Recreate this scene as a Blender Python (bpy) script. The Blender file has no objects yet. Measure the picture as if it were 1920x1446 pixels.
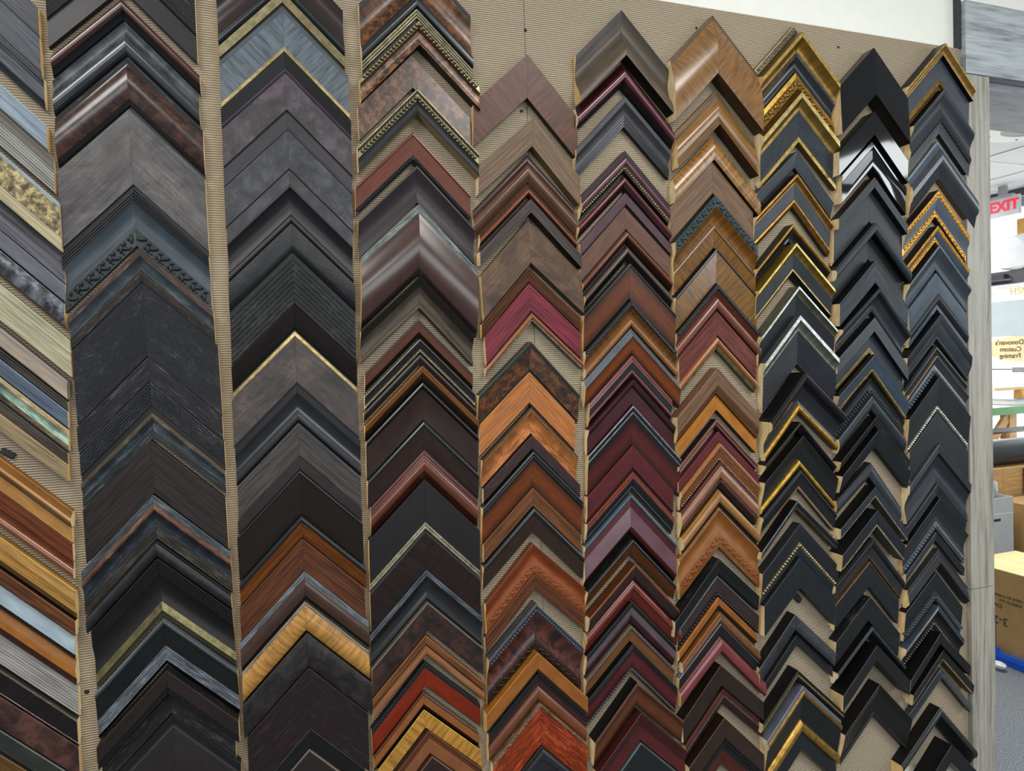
import bpy, bmesh, math, random
from mathutils import Vector, Matrix
random.seed(7)
S = bpy.context.scene
C = S.collection
R2 = math.sqrt(2)

# one row per frame corner sample: column, apex X, apex Z, roll, left half width, right half width, moulding width, outer height, bands, options, label
ROWS = [
 (1, -0.4099, 2.1467, 0.0, 0.102, 0.102, (0.0312, 0.0288), 0.016, '1 f 16 3f434bw', '', 'dark slate grey weathered wood frame corner at the very top in the leftmost column'),
 (1, -0.4099, 2.1018, 0.0, 0.102, 0.102, (0.0385, 0.0343), 0.016, '1 f 16 434a56w', '', 'flat blue-slate wood frame corner second from top in the leftmost column'),
 (1, -0.4074, 2.0441, 0.0, 0.102, 0.102, (0.0311, 0.0311), 0.014, '.3 t 16 3a424bw;.45 f 16 434a52w;.25 t 12 333b45w', '', 'ridged dark slate frame corner above a bare strip of board in the leftmost column'),
 (1, -0.4067, 1.9753, 0.0, 0.102, 0.102, (0.027, 0.025), 0.018, '1 f 18 8798a4w', 'iw=5a5247', 'pale blue-grey flat wood frame corner below the bare strip in the leftmost column'),
 (1, -0.4007, 1.9304, 0.0, 0.102, 0.102, (0.0379, 0.0379), 0.012, '.35 f 14 5d5750w;.65 t 18 94948dw', '', 'light grey ridged driftwood frame corner under the pale blue one in the leftmost column'),  # darker first band puts the slope's shadow into the colour
 (1, -0.3945, 1.8612, 0.0, 0.102, 0.102, (0.0354, 0.0353), 0.022, '.12 f 22 93a4b0s;.88 f 20 9a8a62b', 'ow=3b3330', 'mottled tan cork-like frame corner with pale blue outer edge in the leftmost column'),
 (1, -0.3945, 1.8104, 0.0, 0.102, 0.102, (0.0145, 0.0193), 0.02, '1 f 22 b3a782w', '', 'cream weathered wood frame corner under the mottled tan one in the leftmost column'),
 (1, -0.3946, 1.7891, 0.0, 0.102, 0.102, (0.0324, 0.0317), 0.012, '.5 v 12 4b4850w;.5 f 13 57555dw', '', 'dusky purple-grey grained frame corner under the cream one in the leftmost column'),
 (1, -0.3948, 1.7423, 0.0, 0.102, 0.102, (0.0189, 0.0186), 0.014, '1 f 14 666970s', '', 'plain medium grey flat narrow frame corner in the leftmost column'),
 (1, -0.3959, 1.7139, 0.0, 0.102, 0.102, (0.0275, 0.0275), 0.018, '.9 x 14 5b5c63b;.1 f 10 55483cs', 'ow=2a2523', 'rounded stone-grey frame corner with brownish edges in the leftmost column'),
 (1, -0.3915, 1.6577, 0.0, 0.102, 0.102, (0.0382, 0.0418), 0.016, '1 f 16 b0ab8cw', '', 'wide pale sage-cream wood frame corner with straight grain in the leftmost column'),
 (1, -0.3964, 1.598, 0.0, 0.102, 0.102, (0.0189, 0.0204), 0.022, '.28 f 24 877c70w;.72 f 24 9f9080w', 'ce=9a9187', 'greige boxy frame corner with painted end below the sage-cream one in the leftmost column'),
 (1, -0.4001, 1.567, 0.0, 0.102, 0.102, (0.0098, 0.0097), 0.01, '1 t 10 4e4741w', '', 'thin dark taupe ridged frame corner under the greige box in the leftmost column'),
 (1, -0.4001, 1.5524, 0.0, 0.102, 0.102, (0.0176, 0.0178), 0.016, '.55 t 15 667384w;.45 f 14 5b6879w', '', 'blue-grey grained frame corner with stepped face in the leftmost column'),
 (1, -0.4013, 1.5257, 0.0, 0.102, 0.102, (0.0232, 0.0227), 0.016, '.3 r 16 b09a76d;.45 v 14 93ad98d;.25 t 12 7c705cd', '', 'distressed mint green and cream frame corner with worn gold ridge in the leftmost column'),
 (1, -0.4035, 1.49, 0.0, 0.102, 0.102, (0.0108, 0.0107), 0.012, '1 f 12 423b37w', '', 'narrow dark taupe flat frame corner under the distressed mint one in the leftmost column'),
 (1, -0.4035, 1.4739, 0.0, 0.102, 0.102, (0.0181, 0.0181), 0.02, '1 f 20 93805fw', 'iw=7d4d24', 'tan oak frame corner with orange inner side above bare board in the leftmost column'),
 (1, -0.4003, 1.4016, 0.0, 0.102, 0.102, (0.0158, 0.0161), 0.014, '.35 f 26 8f602fs;.35 r 26 b98348g;.3 f 22 7d5d44s', '', 'honey brown stepped frame corner with dark line below bare board in the leftmost column'),
 (1, -0.4026, 1.3763, 0.0, 0.102, 0.102, (0.0161, 0.0157), 0.014, '1 f 14 b98445s', '', 'flat honey maple frame corner under the stepped honey one in the leftmost column'),
 (1, -0.4029, 1.3525, 0.0, 0.102, 0.102, (0.0189, 0.0185), 0.014, '1 f 14 60331dw', '', 'flat reddish brown frame corner under the honey maple one in the leftmost column'),
 (1, -0.4036, 1.3242, 0.0, 0.102, 0.102, (0.0175, 0.0175), 0.01, '.3 f 10 5a2f1ag;.7 r 12 7d4623g', '', 'rounded glossy chestnut frame corner under the reddish flat one in the leftmost column'),
 (1, -0.4014, 1.282, 0.0, 0.102, 0.102, (0.0299, 0.0238), 0.016, '.35 f 24 b0843fw;.65 t 20 bf8f48w', '', 'golden oak reeded frame corner below second bare strip in the leftmost column'),
 (1, -0.4028, 1.2376, 0.0, 0.102, 0.102, (0.0157, 0.0156), 0.022, '1 f 22 5f3a23w', 'ow=2c1c14', 'medium brown flat frame corner between golden oak and pale blue in the leftmost column'),
 (1, -0.406, 1.2115, 0.0, 0.102, 0.102, (0.0234, 0.0176), 0.014, '1 f 20 9fb0b9s', 'iw=14100e', 'icy pale blue-grey smooth frame corner in the leftmost column'),
 (1, -0.406, 1.1777, 0.0, 0.102, 0.102, (0.0282, 0.0192), 0.012, '.5 f 22 95602as;.5 f 20 b0702fs', 'iw=3a1d10', 'orange-brown stepped frame corner under the icy pale blue one in the leftmost column'),
 (1, -0.406, 1.1342, 0.0, 0.102, 0.102, (0.0322, 0.0302), 0.012, '1 t 16 96938dw', '', 'whitewashed ridged frame corner with dark grain lines in the leftmost column'),
 (1, -0.4083, 1.0856, 0.0, 0.102, 0.102, (0.0286, 0.0279), 0.018, '.08 B 18 8f8a78m;.8 f 18 221d1ex;.12 r 14 8d8b85m', 'ow=4a463f', 'black-brown frame corner edged by thin silver lines in the leftmost column'),
 (1, -0.4084, 1.0444, 0.0, 0.102, 0.102, (0.0369, 0.0329), 0.018, '1 f 18 402924l', '', 'leathery reddish-brown flat frame corner under the silver-lined one in the leftmost column'),
 (1, -0.4084, 0.9915, 0.0, 0.102, 0.102, (0.0273, 0.0218), 0.016, '.08 f 16 5a5d58s;.92 f 16 2f322es', '', 'dark green-grey frame corner with pale edge near the bottom in the leftmost column'),
 (1, -0.4084, 0.9522, 0.0, 0.102, 0.102, (0.0181, 0.0181), 0.014, '1 f 14 5a4226w', '', 'brown frame corner just cut off by the bottom of the photo in the leftmost column'),
 (2, -0.1968, 2.2017, 0.0, 0.1003, 0.1003, (0.0799, 0.0799), 0.016, '.62 f 16 1d1d21d;.06 v 13 0b0b0cs;.32 f 15 252224s', '', 'black textured frame corner with smooth inner band, topmost, in second column from left'),
 (2, -0.1981, 2.0726, 0.02, 0.0964, 0.1037, (0.0208, 0.0194), 0.014, '.6 r 14 47271fg;.4 f 8 16161as', '', 'slim rounded mahogany frame corner with black lip in second column from left'),
 (2, -0.196, 2.0404, -0.02, 0.0991, 0.0988, (0.0381, 0.0348), 0.012, '.5 v 14 3a4047l;.4 x 12 363d45g;.1 f 9 1b1d21s', '', 'gunmetal blue-black scooped frame corner with crosswise scratches in second column from left'),
 (2, -0.1948, 1.9842, 0.09, 0.0989, 0.1012, (0.0532, 0.049), 0.016, '.13 f 16 262424d;.74 x 14 40281fb;.13 f 10 171413s', '', 'glossy dark brown frame corner with speckled black outer edge in second column from left'),
 (2, -0.1956, 1.9073, 0.45, 0.0994, 0.1011, (0.0857, 0.0804), 0.016, '1 f 16 504d4cq', '', 'very wide flat grey-brown patina frame corner under the glossy brown in second column from left'),
 (2, -0.1955, 1.7846, 0.89, 0.1009, 0.1003, (0.0596, 0.0619), 0.016, '.22 t 14 24272ds;.46 v 12 464f56s;.32 C 14 2c3338s', '', 'steel blue scooped frame corner with carved vine band in second column from left'),
 (2, -0.1903, 1.6952, 1.14, 0.101, 0.0978, (0.0363, 0.0343), 0.02, '.22 f 20 4c3c36d;.45 v 15 33424ad;.33 f 14 2c2724d', '', 'distressed blue and brown ridged frame corner below the vine-carved one in second column from left'),
 (2, -0.1892, 1.643, 1.08, 0.1002, 0.1011, (0.0789, 0.0789), 0.016, '1 f 16 1d222ah', '', 'widest black rough-sawn textured frame corner with pale flecks in second column from left'),
 (2, -0.1862, 1.5299, 0.78, 0.1017, 0.1, (0.0265, 0.0269), 0.016, '1 f 16 27262cd', '', 'plain dark charcoal band frame corner under the rough-sawn one in second column from left'),
 (2, -0.1848, 1.4908, 0.45, 0.1003, 0.1007, (0.0334, 0.0254), 0.018, '1 t 18 2a2e35h', 'iw=2a2622', 'black ridged frame corner with white chipped top edge in second column from left'),
 (2, -0.1845, 1.4428, 0.43, 0.1008, 0.0997, (0.0265, 0.0275), 0.016, '.25 r 16 534a40d;.4 v 13 2f3f49d;.35 f 13 2b2d30d', '', 'narrow blue distressed frame corner with rubbed brown edges in second column from left'),
 (2, -0.1885, 1.4002, 0.82, 0.0973, 0.1017, (0.0587, 0.0581), 0.016, '1 f 16 2d2522w', '', 'wide dark espresso plank frame corner in second column from left'),
 (2, -0.1888, 1.3151, 1.34, 0.1044, 0.1042, (0.0493, 0.0499), 0.016, '.2 f 17 414a51d;.15 r 17 66483ad;.4 v 13 222d37d;.25 t 12 38332dd', '', 'blue-black distressed frame corner with coppery rubbed line in second column from left'),
 (2, -0.1879, 1.2439, 1.61, 0.1024, 0.1013, (0.0191, 0.0192), 0.015, '1 r 15 19191bl', '', 'narrow black rounded frame corner with twig texture in second column from left'),
 (2, -0.1867, 1.2158, 1.46, 0.0976, 0.1012, (0.066, 0.0592), 0.018, '.3 t 16 1a1a1cs;.54 v 10 1f1b1bs;.16 f 12 8f8459m', '', 'black scooped frame corner with speckled gold lip in second column from left'),
 (2, -0.1829, 1.1204, 0.87, 0.0996, 0.1017, (0.053, 0.0539), 0.016, '.14 r 16 3e4447g;.46 t 13 212325s;.32 t 12 666d74d;.08 f 9 101010s', '', 'black grooved frame corner with worn silver streaks in second column from left'),
 (2, -0.1794, 1.0424, -0.06, 0.0995, 0.0992, (0.0264, 0.0178), 0.032, '1 f 32 291f1ds', 'ow=1a191ad', 'dark brown box frame corner with black textured top side in second column from left'),
 (2, -0.1768, 1.0017, -1.0, 0.0976, 0.0916, (0.0233, 0.024), 0.018, '1 f 18 20201dd', '', 'dull black-green narrow frame corner under the brown box in second column from left'),
 (2, -0.176, 0.9667, -1.51, 0.1003, 0.0982, (0.0965, 0.0965), 0.018, '.1 f 18 17171as;.06 v 15 3c3c40g;.84 f 15 2d2826s', '', 'black frame corner with fine grey line at the bottom edge in second column from left'),
 (3, 0.0334, 2.1928, 0.4, 0.0991, 0.0956, (0.07, 0.0649), 0.018, '.62 v 16 342623g;.2 r 15 161a1eg;.18 f 12 7d7452m', '', 'glossy black-brown frame corner with champagne lip, topmost, in third column from left'),
 (3, 0.0338, 2.0921, 0.15, 0.0985, 0.1003, (0.0521, 0.0499), 0.016, '.12 f 16 4f585fs;.78 f 14 69737ax;.1 f 14 b09e68m', '', 'silvery grey cross-grained wide frame corner with thin gold lip in third column from left'),
 (3, 0.0341, 2.0168, -0.15, 0.0992, 0.1018, (0.0664, 0.0627), 0.022, '.27 f 16 19181cs;.07 r 14 40393fs;.66 f 13 3e363bl', '', 'leathery plum-grey frame corner with black sloped outer edge in third column from left'),
 (3, 0.0342, 1.9219, -0.26, 0.0995, 0.0995, (0.0652, 0.0633), 0.016, '.24 f 16 3a353ds;.07 r 16 3d383ds;.69 f 14 33343al', '', 'leathery slate frame corner below the plum-grey one in third column from left'),
 (3, 0.0338, 1.8289, -0.28, 0.0983, 0.0974, (0.0601, 0.0594), 0.016, '.27 f 16 332f33l;.07 r 16 3b3438s;.5 v 10 1b1c20s;.16 r 12 332a26s', '', 'black scooped frame corner with dark brown ridged lip in third column from left'),
 (3, 0.0335, 1.7431, -0.31, 0.0993, 0.099, (0.0364, 0.0323), 0.014, '.76 f 14 1e2026l;.24 f 10 121214s', '', 'flat black leathery frame corner above the wood-grained one in third column from left'),
 (3, 0.0332, 1.6909, -0.29, 0.0987, 0.097, (0.0568, 0.057), 0.018, '1 t 18 2c2e30h', '', 'charcoal frame corner with many fine grey grain ridges in third column from left'),
 (3, 0.0319, 1.6091, -0.19, 0.0987, 0.098, (0.0359, 0.0358), 0.022, '.72 f 12 211a17s;.14 v 10 101010s;.14 f 12 8c7d4fm', '', 'dark brown sloped frame corner with antique gold lip in third column from left'),
 (3, 0.0316, 1.5574, -0.13, 0.1004, 0.098, (0.0559, 0.0532), 0.014, '1 f 14 443c38q', '', 'wide flat smoky brown veneer frame corner with patch seams in third column from left'),
 (3, 0.0314, 1.4776, -0.13, 0.0986, 0.0992, (0.0445, 0.0443), 0.018, '.2 f 18 151517s;.62 v 11 252b33g;.18 x 9 15171bs', '', 'blue-black glossy scooped frame corner under the smoky veneer in third column from left'),
 (3, 0.0311, 1.4138, -0.11, 0.0976, 0.0976, (0.0382, 0.0388), 0.014, '1 f 14 464240w', '', 'weathered grey oak flat frame corner in third column from left'),
 (3, 0.0304, 1.3584, 0.04, 0.0991, 0.098, (0.0146, 0.0156), 0.016, '1 f 16 2f1f1es', '', 'narrow maroon-brown frame corner under the grey oak in third column from left'),
 (3, 0.0298, 1.3364, 0.27, 0.1004, 0.0979, (0.0524, 0.0522), 0.022, '.08 r 22 14161ag;.92 f 12 231b16s', '', 'smooth espresso frame corner with glossy black outer bead in third column from left'),
 (3, 0.0294, 1.2609, 0.45, 0.1, 0.1007, (0.0274, 0.0259), 0.018, '.32 r 18 14171cg;.68 f 13 6a3c17w', '', 'orange-brown frame corner with rounded black outer edge in third column from left'),
 (3, 0.0296, 1.2213, 0.45, 0.1018, 0.097, (0.0381, 0.0379), 0.016, '1 f 16 56321fw', '', 'flat walnut frame corner with reddish grain in third column from left'),
 (3, 0.0305, 1.1663, 0.28, 0.104, 0.1008, (0.0344, 0.0346), 0.018, '.2 f 18 5d656ad;.65 x 14 453027g;.15 f 10 171311s', '', 'glossy brown burl frame corner with rough grey outer edge in third column from left'),
 (3, 0.0296, 1.1149, -0.03, 0.102, 0.101, (0.0346, 0.0332), 0.016, '.12 f 16 756d61d;.88 x 16 bf8a3ey', 'iw=17120e', 'bright golden tiger-stripe frame corner, the only yellow one, in third column from left'),
 (3, 0.0306, 1.0642, -0.39, 0.103, 0.1029, (0.0411, 0.0426), 0.022, '.2 f 24 2e2926l;.8 f 16 282422l', '', 'black-brown scratched frame corner under the golden tiger stripe in third column from left'),
 (3, 0.0309, 1.0047, -0.65, 0.0982, 0.0947, (0.0721, 0.0715), 0.02, '1 f 20 2a1e1eo', '', 'wide dark plum-brown oak frame corner with pale flecks in third column from left'),
 (3, 0.0299, 0.9019, -0.71, 0.0991, 0.0867, (0.0234, 0.0262), 0.018, '.06 f 18 9a917bm;.94 f 14 191a1cs', '', 'black frame corner with pale outer line near the bottom in third column from left'),
 (3, 0.0263, 0.865, -0.66, 0.0991, 0.0991, (0.0452, 0.0452), 0.016, '.05 f 16 6a6058s;.95 f 16 302726s', '', 'dark brown flat frame corner at the bottom edge in third column from left'),
 (4, 0.2539, 2.2145, 1.05, 0.0987, 0.0957, (0.0843, 0.0783), 0.016, '.1 f 16 2b2823s;.53 v 12 5a371cb;.22 r 14 23282ag;.15 t 12 7d775fm', '', 'glossy tortoiseshell scooped frame corner with black and silver edge, topmost, in fourth column from left'),
 (4, 0.2559, 2.0945, 1.03, 0.1046, 0.1037, (0.0282, 0.0289), 0.024, '.26 B 24 968d68m;.14 f 20 422619s;.6 v 24 7a5840b', 'iw=100d0b', 'brown burl frame corner with large champagne rope beads in fourth column from left'),
 (4, 0.2434, 2.0391, 0.74, 0.0961, 0.0997, (0.0393, 0.041), 0.014, '1 f 14 5c4030b', '', 'flat dark tortoise veneer frame corner with tan blotches in fourth column from left'),
 (4, 0.249, 1.978, 0.72, 0.1056, 0.1052, (0.0284, 0.0284), 0.026, '.12 r 26 b1a77cm;.08 f 24 3c4540s;.26 B 24 918863m;.54 v 24 2c2a2ew', 'iw=a08a60', 'charcoal frame corner with champagne beads and pale gold edge in fourth column from left'),
 (4, 0.2403, 1.9057, -0.86, 0.0999, 0.1007, (0.0347, 0.0344), 0.018, '.15 r 18 6b3523g;.62 f 14 6a3623s;.23 R 13 1a1919s', '', 'reddish brown frame corner with black rope inner edge in fourth column from left'),
 (4, 0.2459, 1.8493, -1.49, 0.1014, 0.1026, (0.0444, 0.0455), 0.016, '.1 r 16 4f4644s;.9 v 12 32292ds', '', 'plain plum-grey cove frame corner above the silver-edged one in fourth column from left'),
 (4, 0.2469, 1.7832, -2.42, 0.098, 0.1064, (0.0874, 0.0867), 0.014, '.11 f 14 67716fd;.79 x 16 422c26g;.1 f 10 1f1814s', '', 'very wide glossy brown frame corner with speckled silver outer edge in fourth column from left'),
 (4, 0.2432, 1.6573, -2.95, 0.0996, 0.0987, (0.0392, 0.0392), 0.022, '.3 f 14 211d18s;.52 v 12 463d33w;.18 r 14 524a3ew', '', 'olive-brown scooped frame corner above bare board in fourth column from left'),
 (4, 0.2391, 1.5827, -1.25, 0.0942, 0.0961, (0.0224, 0.0233), 0.016, '.25 t 16 46302bs;.42 f 14 5c3826s;.33 t 10 221715s', '', 'narrow ridged reddish-brown frame corner below bare board in fourth column from left'),
 (4, 0.2398, 1.5486, -1.16, 0.0969, 0.0981, (0.0181, 0.0179), 0.018, '.12 r 18 55605bg;.55 f 15 261f20x;.2 B 15 aaa17cm;.13 f 12 1f1614s', '', 'black frame corner with tiny champagne bead line in fourth column from left'),
 (4, 0.2391, 1.5219, -1.0, 0.0986, 0.099, (0.0117, 0.0136), 0.014, '.4 r 14 544c48s;.6 f 10 2e2827s', '', 'slim grey-brown frame corner under the bead-line one in fourth column from left'),
 (4, 0.2415, 1.5017, -0.94, 0.1007, 0.0993, (0.0196, 0.0194), 0.022, '.42 f 20 7c5029w;.58 f 9 2e1d12s', '', 'golden brown oak frame corner with dark sloping inner face in fourth column from left'),
 (4, 0.2413, 1.473, -1.04, 0.0992, 0.0992, (0.0478, 0.0451), 0.018, '.12 r 18 191b1eg;.06 v 15 0c0c0ds;.82 f 13 33221bs', '', 'wide smooth chocolate frame corner with black outer ridge in fourth column from left'),
 (4, 0.2405, 1.4043, -1.17, 0.0984, 0.0988, (0.0351, 0.0309), 0.018, '.2 r 18 191b1eg;.8 f 13 30201as', '', 'narrower chocolate frame corner with black outer ridge in fourth column from left'),
 (4, 0.2395, 1.3537, -1.1, 0.0939, 0.0959, (0.0352, 0.0354), 0.016, '.26 t 16 5a2d27g;.46 x 14 6b3a28g;.28 t 10 3d1f18g', '', 'glossy mahogany ridged frame corner between bare board strips in fourth column from left'),
 (4, 0.2376, 1.3024, -0.78, 0.0982, 0.0983, (0.0621, 0.0616), 0.02, '.85 f 18 211e1fs;.15 t 18 b0aa8bm', '', 'wide black-brown flat frame corner with double silver line lip in fourth column from left'),
 (4, 0.2364, 1.2126, -0.39, 0.0987, 0.0983, (0.0485, 0.0487), 0.014, '.07 f 14 44413fs;.93 f 14 2a1e1ax', '', 'flat dark espresso frame corner under the double silver line in fourth column from left'),
 (4, 0.2358, 1.1424, -0.09, 0.1018, 0.0992, (0.0397, 0.0358), 0.018, '.2 f 18 434b54d;.8 v 11 1c1f24g', '', 'glossy black scooped frame corner with steel-grey outer edge in fourth column from left'),
 (4, 0.2353, 1.0852, 0.06, 0.1008, 0.0978, (0.0366, 0.0349), 0.02, '.06 f 20 655d54s;.94 f 17 35241el', '', 'dark reddish-brown leathery frame corner with pale top line in fourth column from left'),
 (4, 0.2296, 1.0269, 0.11, 0.0966, 0.1032, (0.0244, 0.0244), 0.02, '.42 f 18 7a5032w;.08 v 15 3a2416s;.5 r 18 8a5b37w', 'iw=33200f', 'light walnut frame corner with lengthwise groove in fourth column from left'),
 (4, 0.2262, 0.9783, 1.66, 0.0993, 0.0953, (0.0318, 0.0302), 0.018, '.2 C 18 1d2025s;.8 f 14 7d2d1bs', '', 'brick red frame corner with black carved outer edge in fourth column from left'),
 (4, 0.2214, 0.9262, 1.85, 0.0936, 0.0951, (0.0221, 0.0219), 0.018, '.15 r 18 4a2b1ag;.55 f 16 9a5b25g;.3 t 10 402417s', '', 'golden brown frame corner with dark grooved inner edge in fourth column from left'),
 (4, 0.2224, 0.8942, 1.86, 0.0869, 0.0982, (0.0228, 0.0225), 0.016, '1 f 16 b98639x', '', 'mustard gold striped frame corner near the bottom in fourth column from left'),
 (4, 0.2295, 0.8557, 1.47, 0.0987, 0.092, (0.0313, 0.0306), 0.018, '.3 t 18 55311cg;.7 f 12 9a5e31g', '', 'shiny caramel brown frame corner below the mustard gold in fourth column from left'),
 (4, 0.234, 0.8075, 1.11, 0.0987, 0.0987, (0.0285, 0.0285), 0.016, '.1 r 16 5a3a30g;.9 f 14 301a17g', '', 'dark oxblood frame corner cut off by the bottom edge in fourth column from left'),
 (5, 0.4581, 2.0639, -2.7, 0.1015, 0.1017, (0.0556, 0.0556), 0.016, '1 f 16 5e3d2fx', '', 'flat medium brown veneer frame corner topmost against bare board in fifth column from left'),
 (5, 0.4625, 1.9484, -3.76, 0.0994, 0.0974, (0.0369, 0.0369), 0.022, '1 f 22 755e48w', 'iw=6a5639', 'light driftwood-brown frame corner second from top in fifth column from left'),
 (5, 0.4519, 1.8829, -0.23, 0.107, 0.0938, (0.0375, 0.0353), 0.012, '.35 v 14 40291cg;.42 x 15 644531g;.23 f 10 4c3121g', '', 'glossy brown scooped frame corner under the driftwood one in fifth column from left'),
 (5, 0.4512, 1.8281, -0.37, 0.0956, 0.094, (0.0197, 0.0155), 0.016, '.25 f 14 5a3220g;.5 r 16 74432ag;.25 f 10 4a2a1cg', '', 'slim shiny copper-brown frame corner in fifth column from left'),
 (5, 0.4514, 1.7991, -0.51, 0.0986, 0.0989, (0.017, 0.017), 0.026, '1 f 26 403835w', 'iw=0c0a09', 'charcoal brown box frame corner with deep black inside in fifth column from left'),
 (5, 0.4474, 1.7623, 2.82, 0.0986, 0.0999, (0.0563, 0.0547), 0.016, '1 f 16 56402fq', '', 'wide rustic brown frame corner with scratched patina in fifth column from left'),
 (5, 0.4451, 1.6747, 2.65, 0.0978, 0.0973, (0.018, 0.0174), 0.02, '1 f 14 553520w', '', 'narrow walnut sloped frame corner just above the crimson one in fifth column from left'),
 (5, 0.4474, 1.6475, 2.21, 0.0927, 0.0944, (0.0377, 0.0352), 0.014, '1 f 14 722a35w', '', 'crimson stained flat frame corner, the brightest red, in fifth column from left'),
 (5, 0.4503, 1.5927, 1.84, 0.0957, 0.0965, (0.0105, 0.0105), 0.016, '.68 r 16 985529g;.32 B 12 c2b49cm', '', 'slim orange-brown frame corner with tiny pale bead lip in fifth column from left'),
 (5, 0.444, 1.5404, -2.28, 0.099, 0.0985, (0.0395, 0.0355), 0.022, '.14 r 22 32332es;.1 f 20 6d6a50m;.76 f 15 50301ab', '', 'tortoiseshell frame corner with black outer edge below bare board in fifth column from left'),
 (5, 0.4417, 1.4835, -2.17, 0.0946, 0.092, (0.0422, 0.0393), 0.016, '1 f 16 b87138w', 'iw=2c1608', 'flat orange maple frame corner in fifth column from left'),
 (5, 0.443, 1.4187, -1.94, 0.0941, 0.0947, (0.0343, 0.0348), 0.016, '.08 f 16 4a2f1as;.12 R 15 8a6238s;.8 v 12 a5642fd', '', 'orange distressed frame corner with black cracks and rope edge in fifth column from left'),
 (5, 0.4434, 1.3664, -1.66, 0.0943, 0.0974, (0.019, 0.0168), 0.014, '1 f 14 3d2826o', '', 'narrow dark plum oak frame corner under the cracked orange in fifth column from left'),
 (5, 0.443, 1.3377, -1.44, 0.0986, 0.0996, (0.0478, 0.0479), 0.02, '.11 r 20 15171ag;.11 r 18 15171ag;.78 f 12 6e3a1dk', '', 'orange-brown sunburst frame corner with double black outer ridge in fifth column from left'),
 (5, 0.441, 1.2692, -1.33, 0.0962, 0.096, (0.0247, 0.0235), 0.016, '1 f 16 664127w', '', 'medium walnut flat frame corner under the sunburst in fifth column from left'),
 (5, 0.4411, 1.2324, -1.3, 0.0991, 0.1003, (0.0323, 0.0323), 0.018, '.26 r 18 171b21g;.74 f 12 3b2b23s', '', 'dark brown frame corner with rounded blue-black edge in fifth column from left'),
 (5, 0.4374, 1.1657, 1.5, 0.098, 0.0995, (0.0408, 0.0408), 0.018, '.18 t 18 6a3119g;.4 v 14 8a4621s;.32 C 14 94522as;.1 f 12 7d4423s', '', 'orange-brown frame corner with carved leaf scroll band in fifth column from left'),
 (5, 0.4388, 1.1072, 1.55, 0.102, 0.0955, (0.0201, 0.0201), 0.014, '1 f 14 5a3523w', '', 'slim brown frame corner directly under the leaf scroll in fifth column from left'),
 (5, 0.4377, 1.0554, -1.52, 0.0928, 0.0944, (0.0629, 0.0642), 0.024, '.08 r 24 45454bg;.1 B 22 4c5058s;.6 v 14 48251db;.22 C 12 33221as', '', 'wide oxblood burl frame corner with beaded pewter edge in fifth column from left'),
 (5, 0.435, 0.9655, -1.39, 0.099, 0.1011, (0.0255, 0.0209), 0.03, '1 f 30 985d25s', 'ow=a56a22', 'honey oak box frame corner tilted, with bright top side, in fifth column from left'),
 (5, 0.4391, 0.9225, -1.14, 0.0982, 0.0986, (0.0377, 0.0392), 0.018, '.25 t 18 17181ag;.25 f 14 442b26s;.5 x 13 744327g', '', 'shaded brown scooped frame corner with black ridged outer edge in fifth column from left'),
 (5, 0.4423, 0.8633, -0.87, 0.0957, 0.0941, (0.0562, 0.0572), 0.018, '.1 R 18 755842d;.9 f 14 8a371ad', '', 'wide orange-red distressed frame corner near the bottom in fifth column from left'),
 (5, 0.4406, 0.7826, -0.71, 0.0976, 0.0976, (0.0549, 0.0549), 0.02, '.3 r 20 212428g;.7 C 14 24262bg', '', 'black carved frame corner cut off at the bottom in fifth column from left'),
 (6, 0.6555, 2.1724, -0.36, 0.0988, 0.1004, (0.065, 0.065), 0.012, '.12 f 13 302f2fs;.5 v 13 544b40s;.38 x 28 5f5242s', 'iw=1b1713', 'grey-brown ogee frame corner topmost of its column in sixth column from left'),
 (6, 0.6522, 2.0703, -1.68, 0.0983, 0.109, (0.0316, 0.0316), 0.014, '.35 f 22 301317s;.45 r 20 552028g;.2 t 12 232225s', '', 'wine red rounded frame corner second from top in sixth column from left'),
 (6, 0.653, 2.0041, 0.39, 0.1065, 0.0956, (0.0387, 0.0387), 0.022, '.2 f 22 41454as;.5 v 15 3c3a41s;.3 t 12 191a1cg', '', 'slate grey-black cove frame corner above bare board in sixth column from left'),
 (6, 0.6506, 1.9019, -1.06, 0.0937, 0.0971, (0.0333, 0.0279), 0.02, '.3 f 20 301e24s;.4 r 18 57333cg;.2 B 14 b0a280m;.1 f 10 101010s', '', 'plum frame corner with champagne bead line in sixth column from left'),
 (6, 0.6498, 1.8523, -0.51, 0.0997, 0.1006, (0.0172, 0.0155), 0.016, '.5 r 16 5a2526g;.25 f 12 451f23g;.25 f 8 141012s', '', 'rounded cherry-red frame corner with black lip in sixth column from left'),
 (6, 0.6512, 1.8226, 0.37, 0.0999, 0.097, (0.0177, 0.0149), 0.016, '1 f 16 563d45s', 'iw=120d0c', 'narrow mauve flat frame corner in sixth column from left'),
 (6, 0.6498, 1.7954, 0.96, 0.0995, 0.094, (0.0327, 0.0295), 0.014, '1 f 14 6b4d3fs', '', 'flat pinkish cocoa frame corner under the mauve one in sixth column from left'),
 (6, 0.6506, 1.7484, 0.96, 0.0988, 0.0953, (0.0197, 0.0142), 0.018, '.6 r 18 683824g;.4 t 12 351f16s', '', 'rounded russet brown frame corner under the cocoa one in sixth column from left'),
 (6, 0.6523, 1.7186, 0.46, 0.0939, 0.0953, (0.0205, 0.0168), 0.014, '.5 r 15 53453eg;.5 f 8 1b1311s', '', 'slim smoky brown frame corner with shiny ridge in sixth column from left'),
 (6, 0.6545, 1.687, -0.25, 0.1004, 0.0992, (0.0483, 0.0473), 0.02, '.1 r 20 17191cg;.9 f 13 67371ek', '', 'wide red-brown sunburst frame corner with black edge in sixth column from left'),
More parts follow.
